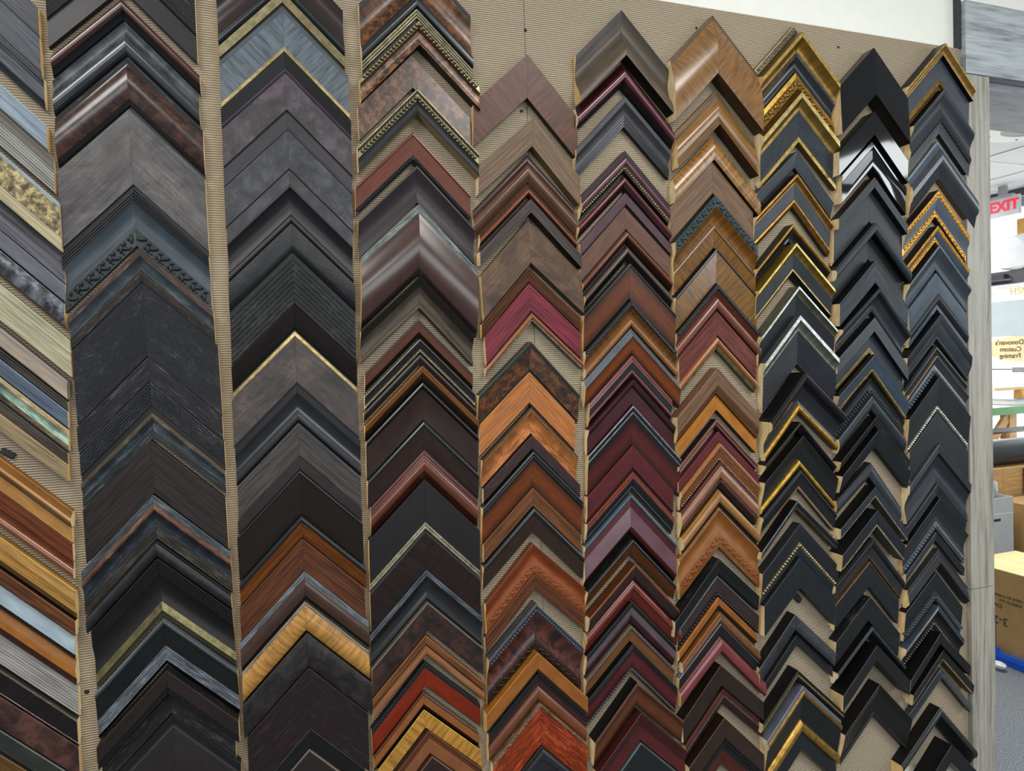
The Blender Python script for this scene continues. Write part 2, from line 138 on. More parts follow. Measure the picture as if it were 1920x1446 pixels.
 (6, 0.656, 1.6161, -0.9, 0.0987, 0.1, (0.0382, 0.0354), 0.018, '.28 R 18 1a1f22g;.36 v 12 6b4421x;.36 r 14 8a5725g', '', 'amber striped frame corner with black rope outer edge in sixth column from left'),
 (6, 0.6558, 1.5605, -1.38, 0.1009, 0.1074, (0.0357, 0.0335), 0.014, '.3 f 22 6a7078g;.7 f 14 7a3f1ck', '', 'orange-brown frame corner with sky reflection painted on its slope in sixth column from left'),  # grey of the slope is reflected sky put into the colour
 (6, 0.6556, 1.5084, -1.72, 0.0914, 0.0885, (0.0322, 0.031), 0.018, '.3 t 18 7a4642g;.3 f 14 2a303ag;.2 r 14 6b3834g;.2 f 10 121214s', '', 'rose and blue-black lined frame corner in sixth column from left'),
 (6, 0.6551, 1.4612, -2.02, 0.0956, 0.0947, (0.0343, 0.0333), 0.022, '.22 f 18 44262ds;.1 f 14 0f0d0es;.68 f 13 471f25s', '', 'dark plum frame corner with thin top edge in sixth column from left'),
 (6, 0.6541, 1.4113, -2.31, 0.0943, 0.1086, (0.0545, 0.0542), 0.018, '.06 r 18 9aa0a5m;.1 f 17 121419g;.05 r 17 8d9398m;.1 f 15 121419g;.69 f 12 4e201ek', '', 'oxblood frame corner with twin silver lines on black edge in sixth column from left'),
 (6, 0.6517, 1.3328, -2.55, 0.0958, 0.093, (0.0355, 0.03), 0.016, '1 f 16 521f23s', '', 'flat deep cherry red frame corner in sixth column from left'),
 (6, 0.6502, 1.2812, -2.69, 0.0969, 0.0933, (0.0266, 0.022), 0.018, '.15 f 18 773524g;.3 R 17 70403as;.45 f 12 1f1e20s;.1 r 11 55585ag', '', 'red and black frame corner with carved rope band in sixth column from left'),
 (6, 0.6441, 1.2388, -2.72, 0.0968, 0.1041, (0.0598, 0.0566), 0.016, '.12 r 16 324b5dg;.2 t 16 552a2eg;.46 f 20 684951g;.12 f 14 552523g;.1 f 9 101011s', '', 'mauve-brown glossy stepped frame corner with blue-black edge in sixth column from left'),
 (6, 0.6417, 1.1518, -2.71, 0.0952, 0.0983, (0.0223, 0.0223), 0.024, '.25 r 24 1a1a1bg;.75 f 14 55321ds', 'ow=0e0f13d', 'brown frame corner with glittery black outer side in sixth column from left'),
 (6, 0.6448, 1.1036, -2.89, 0.0965, 0.0999, (0.0218, 0.0188), 0.028, '.18 f 28 754430s;.82 f 22 36231ds', 'ow=553019', 'chocolate box frame corner with brown top side in sixth column from left'),
 (6, 0.6433, 1.0719, -2.84, 0.0983, 0.1106, (0.0296, 0.0288), 0.014, '.5 r 17 78392fg;.5 f 10 652d25s', '', 'rounded terracotta red frame corner in sixth column from left'),
 (6, 0.6386, 1.0271, -2.62, 0.0959, 0.1006, (0.0317, 0.0283), 0.02, '.25 t 20 17171as;.4 f 16 65545bg;.35 t 11 44272bg', '', 'grey-mauve frame corner with black ridged outer edge in sixth column from left'),
 (6, 0.6362, 0.9811, -2.31, 0.0952, 0.0995, (0.0227, 0.0246), 0.016, '.3 r 16 55453ag;.7 f 12 775030s', '', 'caramel brown frame corner with grey rounded edge in sixth column from left'),
 (6, 0.6382, 0.944, -2.13, 0.0975, 0.101, (0.0396, 0.0396), 0.02, '.2 t 20 15171ag;.64 f 13 562428k;.16 B 11 4a4a4cs', '', 'wine red frame corner with dark bead inner edge in sixth column from left'),
 (6, 0.6403, 0.871, 1.39, 0.0969, 0.0983, (0.0357, 0.0357), 0.03, '.15 r 30 5a3727s;.85 f 18 683b21k', 'ow=0b0a0a', 'tilted brown sunburst frame corner with black outer side in sixth column from left'),
 (6, 0.6488, 0.8072, 1.0, 0.0983, 0.0989, (0.0436, 0.041), 0.026, '.5 f 16 48201fs;.5 f 16 552526s', '', 'dark red frame corner made of two slopes near the bottom in sixth column from left'),
 (6, 0.6499, 0.7447, 0.99, 0.0983, 0.0816, (0.0632, 0.0632), 0.02, '.04 f 20 50585as;.96 f 20 202726s', '', 'dark green-black flat frame corner cut off at the bottom in sixth column from left'),
 (7, 0.8574, 2.1866, 0.0, 0.1005, 0.1064, (0.0851, 0.0851), 0.018, '.08 f 20 63513es;.92 x 32 8f6535y', 'ow=5a452e;iw=4a3826', 'wide glossy amber-brown striped frame corner, topmost, in seventh column from left'),
 (7, 0.8641, 2.0382, -1.9, 0.0947, 0.0945, (0.0505, 0.0505), 0.014, '.25 f 16 6b5438w;.5 x 22 966a33g;.25 f 28 694b26w', 'iw=3b2616', 'amber frame corner with bright highlight line, second from top, in seventh column from left'),
 (7, 0.8524, 1.9455, -0.83, 0.0932, 0.1095, (0.0331, 0.033), 0.014, '1 x 20 9f7236y', 'iw=2a1b10', 'honey gold rounded frame corner above flat tan one in seventh column from left'),
 (7, 0.8507, 1.897, -0.48, 0.1, 0.0976, (0.0483, 0.0458), 0.014, '1 f 14 7d614aw', '', 'flat pale walnut frame corner behind the blue-black carved one in seventh column from left'),
 (7, 0.8512, 1.8255, -0.02, 0.0965, 0.0992, (0.0721, 0.0723), 0.024, '.22 C 24 34464as;.33 v 14 724c1ex;.1 r 15 7a5636g;.35 f 12 7a5420x', '', 'amber frame corner with blue-black carved scroll outer edge in seventh column from left'),
 (7, 0.8532, 1.7201, 0.18, 0.0997, 0.097, (0.0501, 0.0484), 0.02, '.1 r 20 191b1fg;.9 f 13 80581fy', '', 'amber tiger-stripe frame corner with thin black outer edge in seventh column from left'),
 (7, 0.8536, 1.6485, 0.12, 0.0988, 0.1018, (0.038, 0.0354), 0.02, '.26 R 20 171b1fg;.24 f 14 552b1es;.5 r 14 794735g', '', 'red-brown frame corner with black rope edge in seventh column from left'),
 (7, 0.8541, 1.5937, -0.05, 0.0923, 0.093, (0.0349, 0.0349), 0.014, '1 f 14 67352dw', '', 'flat brick-brown frame corner in seventh column from left'),
 (7, 0.8517, 1.541, -0.16, 0.0909, 0.0927, (0.0176, 0.0176), 0.016, '.62 r 16 9a5e2eg;.38 t 12 b9ab6dm', '', 'slim orange frame corner with double gold line lip in seventh column from left'),
 (7, 0.8433, 1.4781, -0.44, 0.0963, 0.0981, (0.0363, 0.0371), 0.028, '.66 f 28 775740w;.34 f 20 67472fw', '', 'light walnut box frame corner with stepped inner edge in seventh column from left'),
 (7, 0.8457, 1.4231, -0.45, 0.0929, 0.0961, (0.021, 0.021), 0.016, '1 f 16 b8721fs', 'iw=130f0c', 'bright yellow-orange flat frame corner with black inner edge in seventh column from left'),
 (7, 0.8429, 1.3737, -0.33, 0.091, 0.0979, (0.0125, 0.0171), 0.02, '.45 r 20 78382eg;.2 B 14 b9b3a6m;.35 f 10 411e19s', 'ow=15110f', 'cherry frame corner with tiny silver bead line in seventh column from left'),
 (7, 0.8497, 1.3482, -0.28, 0.0969, 0.0972, (0.0145, 0.0142), 0.016, '1 f 16 5c282cs', '', 'narrow dark cherry flat frame corner under the silver bead line in seventh column from left'),
 (7, 0.8506, 1.3257, -0.19, 0.094, 0.0951, (0.0276, 0.0264), 0.018, '.33 r 18 a0602ag;.1 f 16 b0a896m;.37 f 13 8a491cs;.2 B 12 a09a90m', '', 'orange frame corner with silver bead lip in seventh column from left'),
 (7, 0.8502, 1.2858, -0.11, 0.0956, 0.0893, (0.0381, 0.037), 0.02, '.15 f 20 552b1es;.45 x 19 9a6847g;.22 R 14 4e3026s;.18 f 10 301d17s', '', 'peach-brown frame corner with dark twisted rope inner edge in seventh column from left'),
 (7, 0.8469, 1.228, -0.12, 0.0894, 0.0941, (0.025, 0.0179), 0.016, '1 r 16 a57238g', 'iw=17100b', 'rounded honey maple frame corner in seventh column from left'),
 (7, 0.8469, 1.1918, -0.16, 0.096, 0.0985, (0.0587, 0.0587), 0.016, '.1 R 16 96663ds;.52 v 13 945b26s;.26 C 13 955728s;.12 f 12 8a5529s', '', 'wide orange-brown frame corner with carved lacy inner band in seventh column from left'),
 (7, 0.8336, 1.0908, 1.77, 0.1098, 0.0925, (0.0245, 0.0219), 0.032, '1 f 26 1e1e1ew', 'ow=0d0e11d', 'black box frame corner with flecked outer side in seventh column from left'),
 (7, 0.8366, 1.0536, 1.3, 0.0974, 0.0991, (0.0312, 0.0342), 0.018, '.1 r 18 7a7f85g;.66 f 14 3a2923g;.24 B 11 2c2a28s', '', 'espresso frame corner with black bead inner edge in seventh column from left'),
 (7, 0.8402, 1.0064, 0.42, 0.0969, 0.0923, (0.0197, 0.0147), 0.016, '.75 f 16 9a5e26s;.25 f 12 7d5c2am', '', 'slim golden orange frame corner below the espresso beaded one in seventh column from left'),
 (7, 0.843, 0.9752, -0.55, 0.0916, 0.0968, (0.0152, 0.0168), 0.018, '.2 f 18 865426g;.14 f 17 b6a98dm;.66 r 14 764a2ag', '', 'brown frame corner with thin white bead line in seventh column from left'),
 (7, 0.8449, 0.9509, -1.3, 0.0997, 0.1044, (0.0173, 0.0173), 0.016, '.1 r 16 6a6a70g;.9 f 14 22201fs', '', 'slim black frame corner above the rose red one in seventh column from left'),
 (7, 0.8435, 0.9239, -1.65, 0.0977, 0.1101, (0.0225, 0.0225), 0.014, '1 r 16 7c373ag', '', 'rounded rose-red frame corner in seventh column from left'),
 (7, 0.8337, 0.8709, 1.9, 0.0967, 0.0986, (0.0313, 0.0296), 0.028, '1 f 28 30251fs', 'ow=1a110d', 'dark brown box frame corner, tilted, below bare board, in seventh column from left'),
 (7, 0.8458, 0.816, 1.88, 0.0972, 0.0948, (0.0249, 0.0249), 0.018, '.4 f 18 563129s;.1 f 18 8a8480m;.5 f 12 3a2522s', '', 'mahogany frame corner with fine silver line in seventh column from left'),
 (7, 0.8398, 0.7603, -0.55, 0.0858, 0.0963, (0.0385, 0.0295), 0.028, '1 f 28 3a2b23s', 'ow=28170f', 'plain coffee-brown box frame corner in seventh column from left'),
 (7, 0.8393, 0.7034, -0.53, 0.0967, 0.0967, (0.0336, 0.0336), 0.02, '.25 t 20 141416g;.75 f 13 50261fs', '', 'wine-brown frame corner with black ridged edge, lowest, in seventh column from left'),
 (8, 1.0642, 2.1957, 0.31, 0.102, 0.0974, (0.0683, 0.0684), 0.01, '.04 f 11 d8c48em;.14 C 13 857c66m;.08 f 36 7a6024m;.1 f 36 d9b55am;.22 v 20 a67c2em;.1 D 18 7d705am;.32 v 10 22272dg', 'ow=6a5220', 'ornate gold and black scooped frame corner topmost in eighth column from left'),
 (8, 1.066, 2.0971, 0.32, 0.1008, 0.0974, (0.1035, 0.1077), 0.012, '.08 f 14 d3aa45m;.16 C 16 9c7834m;.08 f 30 7a5a26m;.08 f 30 dcc276m;.16 v 18 967732m;.37 t 16 333e49s;.07 f 16 c0a050m', '', 'gold egg-carved frame corner with blue-black grained panel in eighth column from left'),
 (8, 1.0566, 1.9286, -3.21, 0.0997, 0.0982, (0.0331, 0.0246), 0.024, '.28 f 22 333c45s;.6 f 16 36404as;.12 r 14 2a3138s', 'iw=08080a', 'plain blue-black sloped frame corner between two gilded ones in eighth column from left'),
 (8, 1.0546, 1.8804, -3.19, 0.0996, 0.098, (0.0474, 0.0474), 0.024, '.1 r 24 c3903cm;.16 v 18 9a6a28m;.5 f 15 38434es;.12 r 16 cf9a44m;.12 f 12 8f6428m', '', 'slate frame corner with gold outer and inner bands in eighth column from left'),
 (8, 1.0384, 1.774, 0.95, 0.0934, 0.0947, (0.0252, 0.0276), 0.026, '.26 r 24 b28a34m;.62 v 12 20252ag;.12 B 10 17181as', 'ow=161413', 'black scooped frame corner with gold outer slope below bare board in eighth column from left'),
 (8, 1.0424, 1.7343, 0.96, 0.0994, 0.0985, (0.0478, 0.0478), 0.032, '.1 f 32 dcc06am;.2 v 22 a0822fm;.48 t 18 38414cs;.06 f 18 c4a55am;.16 v 8 171a1es', 'ow=6b5420', 'blue-black grained frame corner with tall bright gold ridge in eighth column from left'),
 (8, 1.0476, 1.6437, 2.02, 0.1015, 0.0964, (0.0422, 0.0448), 0.032, '.1 f 32 d5d8ccm;.2 v 22 84806am;.7 f 15 252a31s', 'ow=5a5848', 'smooth black frame corner with silver ridge, upper of two, in eighth column from left'),
 (8, 1.0492, 1.5828, 2.04, 0.0958, 0.0976, (0.0732, 0.0732), 0.032, '.1 f 32 d5dad0m;.2 v 22 8d8b7cm;.7 t 14 2b323bs', 'ow=4e5050', 'black grained frame corner with silver ridge, lower of two, in eighth column from left'),
 (8, 1.0481, 1.4621, 2.86, 0.0956, 0.0955, (0.0594, 0.0668), 0.044, '.24 r 40 231e1fs;.12 v 30 141315s;.44 v 16 272e35g;.2 r 16 c2922fm', 'ow=121214', 'tall black scooped frame corner with bright gold lip in eighth column from left'),
 (8, 1.0475, 1.3564, -2.27, 0.0899, 0.0959, (0.0143, 0.0198), 0.028, '.3 r 28 262022s;.7 f 16 17181as', 'ow=131214', 'black ridged frame corner between two gold-lipped ones in eighth column from left'),
 (8, 1.0545, 1.3271, -2.49, 0.0974, 0.0955, (0.0515, 0.0477), 0.028, '.3 t 24 242321s;.48 f 14 23292bs;.22 r 15 c0972fm', 'ow=0f0f10', 'flat black frame corner with fluted outer edge and gold lip in eighth column from left'),
 (8, 1.0521, 1.2526, -2.71, 0.0968, 0.0976, (0.0286, 0.0286), 0.02, '.25 r 20 25292fs;.6 f 14 22262bs;.15 f 13 8a7050s', '', 'black frame corner with bare tan lip above bare board in eighth column from left'),
 (8, 1.0366, 1.1885, 1.57, 0.0968, 0.1034, (0.0123, 0.0123), 0.026, '.25 r 26 6a747am;.5 f 22 232928s;.25 r 20 7a7564m', 'ow=0c0c0d', 'slim tilted black frame corner with thin silver lines in eighth column from left'),
 (8, 1.0453, 1.1388, -1.11, 0.0982, 0.1025, (0.0521, 0.051), 0.024, '.06 f 24 2b2f35s;.5 f 20 25292es;.14 B 18 c4ae82m;.3 t 12 33404as', 'ow=22272e', 'black frame corner with pale gold pearl row in eighth column from left'),
 (8, 1.0439, 1.0644, -1.1, 0.0932, 0.0947, (0.0456, 0.0456), 0.022, '1 f 22 23282ds', '', 'wide plain flat charcoal frame corner below the pearl row in eighth column from left'),
 (8, 1.0251, 0.9455, 1.79, 0.0968, 0.0997, (0.0271, 0.0311), 0.026, '.85 E 24 3a4045s;.15 f 16 17191bs', 'ow=131415', 'black frame corner with ribbed crosswise fluting in eighth column from left'),
 (8, 1.038, 0.8955, 1.77, 0.0946, 0.0916, (0.0143, 0.0143), 0.014, '1 f 14 24292cs', '', 'narrow flat black frame corner under the ribbed one in eighth column from left'),
 (8, 1.025, 0.8271, 1.69, 0.0957, 0.1179, (0.0163, 0.0233), 0.032, '.35 f 30 201e1es;.2 f 30 c0a048m;.45 f 22 14171bs', 'ow=121213', 'black frame corner with raised gold line, tilted, in eighth column from left'),
 (8, 1.0406, 0.7892, 1.27, 0.0982, 0.0981, (0.0758, 0.075), 0.028, '.08 f 28 666a78g;.12 r 27 a5803cm;.55 f 14 212626s;.25 r 15 b88e3cm', '', 'black frame corner with wide gold inner lip near the bottom in eighth column from left'),
 (8, 1.044, 0.6803, 0.85, 0.0974, 0.0925, (0.029, 0.029), 0.014, '.92 f 14 25292cs;.08 f 13 8f6f40m', '', 'flat black frame corner with thin bronze lip, lowest, in eighth column from left'),
 (9, 1.2656, 2.1656, -1.06, 0.0946, 0.0983, (0.0728, 0.0728), 0.028, '1 f 34 14161bp', 'iw=050505', 'large glossy black flat frame corner topmost in ninth column from left'),
 (9, 1.2585, 2.0246, -1.94, 0.097, 0.0971, (0.0359, 0.0355), 0.034, '1 f 34 14161bp', 'ow=060606;iw=050505', 'glossy black flat frame corner, second from top, in ninth column from left'),
 (9, 1.2621, 1.9675, -2.0, 0.085, 0.097, (0.0434, 0.0434), 0.026, '.26 f 26 0d0f12p;.06 v 23 050506s;.68 f 25 0d0f12p', 'iw=060606', 'mirror-polished black frame corner with white window reflections in ninth column from left'),
 (9, 1.2618, 1.8845, -2.09, 0.0982, 0.0971, (0.0699, 0.0667), 0.028, '.24 f 28 2c333bs;0 f 14 1b2026s;.76 f 14 2e363es', 'ow=0c0c0d', 'matte slate-black stepped frame corner under the mirror-polished one in ninth column from left'),
 (9, 1.2583, 1.7845, -1.99, 0.11, 0.1022, (0.0586, 0.0547), 0.03, '.3 r 28 343d45s;0 f 14 0e0f10s;.7 f 12 1b1d1fs', 'ow=0c0d0e', 'black frame corner with rounded raised outer rim in ninth column from left'),
 (9, 1.2554, 1.7007, -1.89, 0.0977, 0.0956, (0.034, 0.034), 0.032, '.2 t 32 2f3943s;.8 f 32 2c3640w', 'ow=0a0a0b;iw=050505', 'flat black frame corner with fine grooves on one side in ninth column from left'),
 (9, 1.2632, 1.6411, -4.73, 0.0992, 0.0937, (0.0363, 0.0363), 0.036, '.22 r 34 2e353ds;.14 v 26 1f2429s;.46 v 16 333d47s;.18 r 14 2e353ds', 'ow=0c0d0f', 'deep black scooped frame corner in the middle of its column in ninth column from left'),
 (9, 1.2587, 1.5768, -4.65, 0.0991, 0.1044, (0.0576, 0.055), 0.026, '.4 f 26 39424cs;0 f 15 1b2026s;.44 f 14 2b333cs;.16 t 14 8c774cm', 'ow=0a0a0b', 'slate-black stepped frame corner with thin gold lip in ninth column from left'),
 (9, 1.2524, 1.4946, -4.66, 0.0962, 0.105, (0.0269, 0.0276), 0.032, '.8 f 24 414e5as;.2 B 22 b09a64m', 'ow=0c0c0d', 'blue-slate sloped frame corner with tiny gold bead lip in ninth column from left'),
 (9, 1.2529, 1.4406, -1.61, 0.0998, 0.0998, (0.0263, 0.0243), 0.018, '.5 v 14 262c33s;.5 D 14 2b3137s', '', 'black frame corner with square dentil blocks in ninth column from left'),
 (9, 1.2516, 1.4024, -1.64, 0.0942, 0.0982, (0.0217, 0.0217), 0.022, '1 x 18 2d3641s', 'iw=060606', 'rounded blue-black frame corner under the dentil one in ninth column from left'),
 (9, 1.2568, 1.356, -2.54, 0.0981, 0.1019, (0.0161, 0.014), 0.028, '1 f 22 20201fd', 'ow=0a0a0b', 'slim rough black frame corner under the rounded blue-black one in ninth column from left'),
 (9, 1.2619, 1.3258, -2.56, 0.0999, 0.0979, (0.0264, 0.0264), 0.028, '.25 f 26 252a2es;.75 f 18 22272bs', 'ow=0b0b0c', 'black sloped frame corner above bare board in ninth column from left'),
 (9, 1.2477, 1.2531, -6.89, 0.0889, 0.0989, (0.0263, 0.0268), 0.018, '.12 f 18 16181bs;.75 x 16 2f3943g;.13 f 10 15171as', '', 'shiny rounded steel-black frame corner below bare board in ninth column from left'),
 (9, 1.2486, 1.2008, -4.82, 0.0927, 0.1017, (0.0162, 0.0162), 0.03, '.86 f 30 2a323bs;.14 B 28 b5ae92m', 'ow=08080a', 'black box frame corner with silver beads, upper of two, in ninth column from left'),
 (9, 1.2427, 1.1509, -3.37, 0.0948, 0.0831, (0.0256, 0.0256), 0.04, '.86 f 38 282e35s;.14 B 36 b5ae92m', 'ow=111214', 'tall black box frame corner with silver beads, lower of two, in ninth column from left'),
 (9, 1.248, 1.0835, -5.04, 0.1015, 0.0986, (0.0376, 0.0333), 0.018, '.4 r 18 1f2022s;.42 f 13 2a2f36g;.18 f 12 7a6042m', '', 'black scooped frame corner with bronze inner line in ninth column from left'),
 (9, 1.2437, 1.0293, -5.02, 0.0931, 0.0911, (0.0392, 0.0392), 0.016, '.04 f 16 5a4634s;.96 f 16 22272bs', '', 'wide flat matte black frame corner with brown rubbed edge in ninth column from left'),
 (9, 1.2338, 0.9533, -3.38, 0.0928, 0.0909, (0.0379, 0.0379), 0.024, '1 f 20 232729s', 'ow=0c0d0fd', 'flat black frame corner with rough flecked outer side in ninth column from left'),
 (9, 1.2383, 0.8862, -3.23, 0.0951, 0.0999, (0.0191, 0.0191), 0.024, '.45 r 22 2e343cg;.55 f 12 191a1cs', 'ow=0c0d0f', 'slim black frame corner with shiny rounded ridge in ninth column from left'),
 (9, 1.2347, 0.8495, -0.47, 0.0965, 0.0961, (0.0247, 0.0247), 0.04, '1 f 38 222527s', 'ow=09090a;iw=060606', 'tall plain black box frame corner in ninth column from left'),
 (9, 1.2488, 0.7558, -1.43, 0.0981, 0.0973, (0.0557, 0.0557), 0.032, '.25 t 28 26221fs;.63 f 14 1c1f20s;.12 r 13 2b2824s', 'ow=0e0f11', 'lowest black frame corner with grooved outer edge and thin rim in ninth column from left'),
 (10, 1.4749, 2.1998, -0.86, 0.1102, 0.0948, (0.0708, 0.0618), 0.03, '.06 r 30 e0bf6cm;.16 v 22 b98a44m;.06 r 24 e0bf6cm;0 f 14 0f1012s;.58 f 13 3c4854s;.14 t 16 c39a50m', 'ow=26272a', 'slate frame corner with gold outer and inner bands topmost in the rightmost column'),
 (10, 1.4743, 2.098, -0.86, 0.0937, 0.094, (0.069, 0.069), 0.028, '.1 f 26 39424cs;.5 v 20 333b44s;.14 C 15 2c3135s;.26 f 12 39434ds', 'ow=0a0a0b', 'large black scooped frame corner with beaded carved band in the rightmost column'),
 (10, 1.4693, 1.9841, 0.0, 0.0923, 0.1129, (0.0616, 0.0616), 0.012, '.22 v 18 515d69g;.45 r 18 39424cg;.33 t 12 303841s', 'iw=6a5540', 'blue-black rounded frame corner with ribbed inner edge in the rightmost column'),
 (10, 1.4563, 1.8674, -2.05, 0.0982, 0.0996, (0.0416, 0.0416), 0.024, '.05 r 24 d8a040m;.23 C 23 d8a040m;.46 f 14 4c5965s;.26 C 15 d8a040m', 'ow=1a1412;iw=120b08', 'slate frame corner with two carved gold bands, upper of two alike, in the rightmost column'),
 (10, 1.4521, 1.7856, -0.68, 0.0959, 0.099, (0.0275, 0.025), 0.024, '.08 r 24 d8a040m;.25 C 23 d8a040m;.37 f 15 4c5965s;.3 C 16 d8a040m', 'ow=1a1412', 'narrower slate frame corner with carved gold bands, lower of two alike, in the rightmost column'),
 (10, 1.4549, 1.742, -0.47, 0.0919, 0.0985, (0.0415, 0.0398), 0.026, '.12 f 26 4e5b68s;.88 v 14 3e4a56s', 'ow=2a2018;iw=060606', 'smooth slate-blue cove frame corner below the carved gold ones in the rightmost column'),
 (10, 1.4576, 1.6788, -0.25, 0.0883, 0.0933, (0.0595, 0.0595), 0.014, '.55 f 18 47535fs;.32 x 14 20252as;.13 f 14 4c5966s', '', 'wide slate-blue frame corner with dark rounded inner edge in the rightmost column'),
 (10, 1.4545, 1.5834, -1.46, 0.1025, 0.0992, (0.0414, 0.0414), 0.028, '.4 f 26 25292fs;.45 f 15 39444fs;.15 r 14 333c46s', 'ow=0a0a0b', 'black and slate stepped frame corner above the slim bead one in the rightmost column'),
 (10, 1.4465, 1.511, 0.88, 0.1003, 0.0932, (0.0159, 0.015), 0.018, '.6 r 18 202429g;.4 B 13 33373as', '', 'slim black frame corner with black bead edge in the rightmost column'),
 (10, 1.4472, 1.487, 0.52, 0.0871, 0.0984, (0.0338, 0.0292), 0.022, '.08 f 22 6b5a4as;.62 v 14 30383fg;.3 B 13 5a636bs', '', 'blue-black cove frame corner with braided bead lip in the rightmost column'),
 (10, 1.4483, 1.4379, 0.08, 0.0937, 0.0976, (0.058, 0.0539), 0.026, '.88 f 18 282b2fs;.12 B 17 e6eadcm', 'ow=0c0d0e', 'flat black frame corner with bold white pearl beads in the rightmost column'),
 (10, 1.4492, 1.3544, -0.22, 0.0866, 0.0975, (0.05, 0.0504), 0.018, '1 f 18 23272ds', '', 'wide plain flat black frame corner under the pearl beads in the rightmost column'),
 (10, 1.4479, 1.2808, -0.65, 0.0906, 0.1017, (0.0636, 0.0683), 0.024, '.22 t 22 3d4851s;.08 v 17 141619s;.52 v 12 2a323as;.18 t 14 333c44s', '', 'blue-black cove frame corner with ridged outer and inner edges in the rightmost column'),
 (10, 1.4486, 1.1884, -1.26, 0.098, 0.093, (0.0225, 0.0206), 0.018, '1 t 14 30383fs', '', 'slim black fluted frame corner in the rightmost column'),
 (10, 1.4471, 1.1539, -1.68, 0.0998, 0.0934, (0.0502, 0.0502), 0.024, '.76 v 13 23292fg;.24 B 12 67727bs', 'ow=09090a', 'black cove frame corner with silvery bead lip in the rightmost column'),
 (10, 1.4436, 1.0745, -1.96, 0.0913, 0.0931, (0.0141, 0.0141), 0.016, '1 t 14 2d3339s', '', 'narrow black stepped frame corner under the silvery bead lip in the rightmost column'),
 (10, 1.4524, 1.0337, -4.13, 0.0927, 0.0973, (0.0293, 0.0363), 0.016, '.3 v 18 23282dg;.45 f 22 24282ds;.25 f 12 1a1c1fs', '', 'black frame corner with soft rounded highlight in the rightmost column'),
 (10, 1.4378, 0.9817, -4.06, 0.09, 0.0887, (0.0468, 0.0468), 0.02, '.66 f 18 23282ds;.34 R 16 3a4046s', 'ow=0a0a0b', 'flat black frame corner with twisted rope inner edge in the rightmost column'),
 (10, 1.4377, 0.9038, -4.3, 0.0943, 0.0868, (0.0346, 0.0354), 0.026, '.25 t 24 434e58g;.55 v 14 282522s;.2 B 12 6f6c66m', '', 'brown-black frame corner with silver bead inner line in the rightmost column'),
 (10, 1.4246, 0.8461, 0.46, 0.0943, 0.0933, (0.0176, 0.0199), 0.04, '1 f 38 202123s', 'ow=090909', 'tall black box frame corner tilted, beneath the silver bead line, in the rightmost column'),
 (10, 1.4458, 0.7998, -1.57, 0.0927, 0.0983, (0.0178, 0.0178), 0.03, '.84 f 28 232628s;.16 B 25 b59a66m', 'ow=0c0c0d', 'black box frame corner with tiny gold bead lip in the rightmost column'),
 (10, 1.4542, 0.7487, -3.15, 0.0981, 0.0978, (0.0145, 0.0145), 0.016, '1 E 18 42474bs', '', 'grey-black ribbed frame corner under the gold bead lip in the rightmost column'),
 (10, 1.4342, 0.664, -2.88, 0.1166, 0.1182, (0.0296, 0.0296), 0.028, '.5 r 26 24272bg;.5 f 14 1d1e20s', 'ow=101112', 'rounded black frame corner alone on bare board in the rightmost column'),
 (10, 1.449, 0.5805, 0.0, 0.0945, 0.0945, (0.0297, 0.0297), 0.044, '1 f 42 1d1e1fs', 'ow=101112', 'tall black box frame corner at the bottom, half cut off, in the rightmost column'),
]

TUNE = 0.80

# ---------------------------------------------------------------- materials
def lin(c):
    return c / 12.92 if c <= 0.04045 else ((c + 0.055) / 1.055) ** 2.4
def rgb(h, k=1.0):
    return tuple(min(1.0, lin(int(h[i:i + 2], 16) / 255) * k) for i in (0, 2, 4)) + (1.0,)
def mul(c, k):
    return (min(1, c[0] * k), min(1, c[1] * k), min(1, c[2] * k), 1)
def new_mat(name):
    m = bpy.data.materials.new(name); m.use_nodes = True
    nt = m.node_tree; bs = nt.nodes['Principled BSDF']
    return m, nt, bs
def node(nt, t, **kw):
    n = nt.nodes.new(t)
    for k, v in kw.items():
        if k in n.inputs: n.inputs[k].default_value = v
        else: setattr(n, k, v)
    return n
def ramp(nt, stops):
    r = nt.nodes.new('ShaderNodeValToRGB'); e = r.color_ramp.elements
    while len(e) < len(stops): e.new(0.5)
    for el, (p, c) in zip(e, stops): el.position = p; el.color = c
    return r
MATS = {}
FIN = dict(y=(.26, .0), o=(.42, .0), h=(.5, .0), q=(.42, .0), s=(.42, .0), g=(.26, .0), w=(.45, .0), x=(.36, .0), b=(.30, .0), d=(.55, .0), l=(.42, .0), p=(.05, .0), m=(.36, .85), k=(.34, .0))
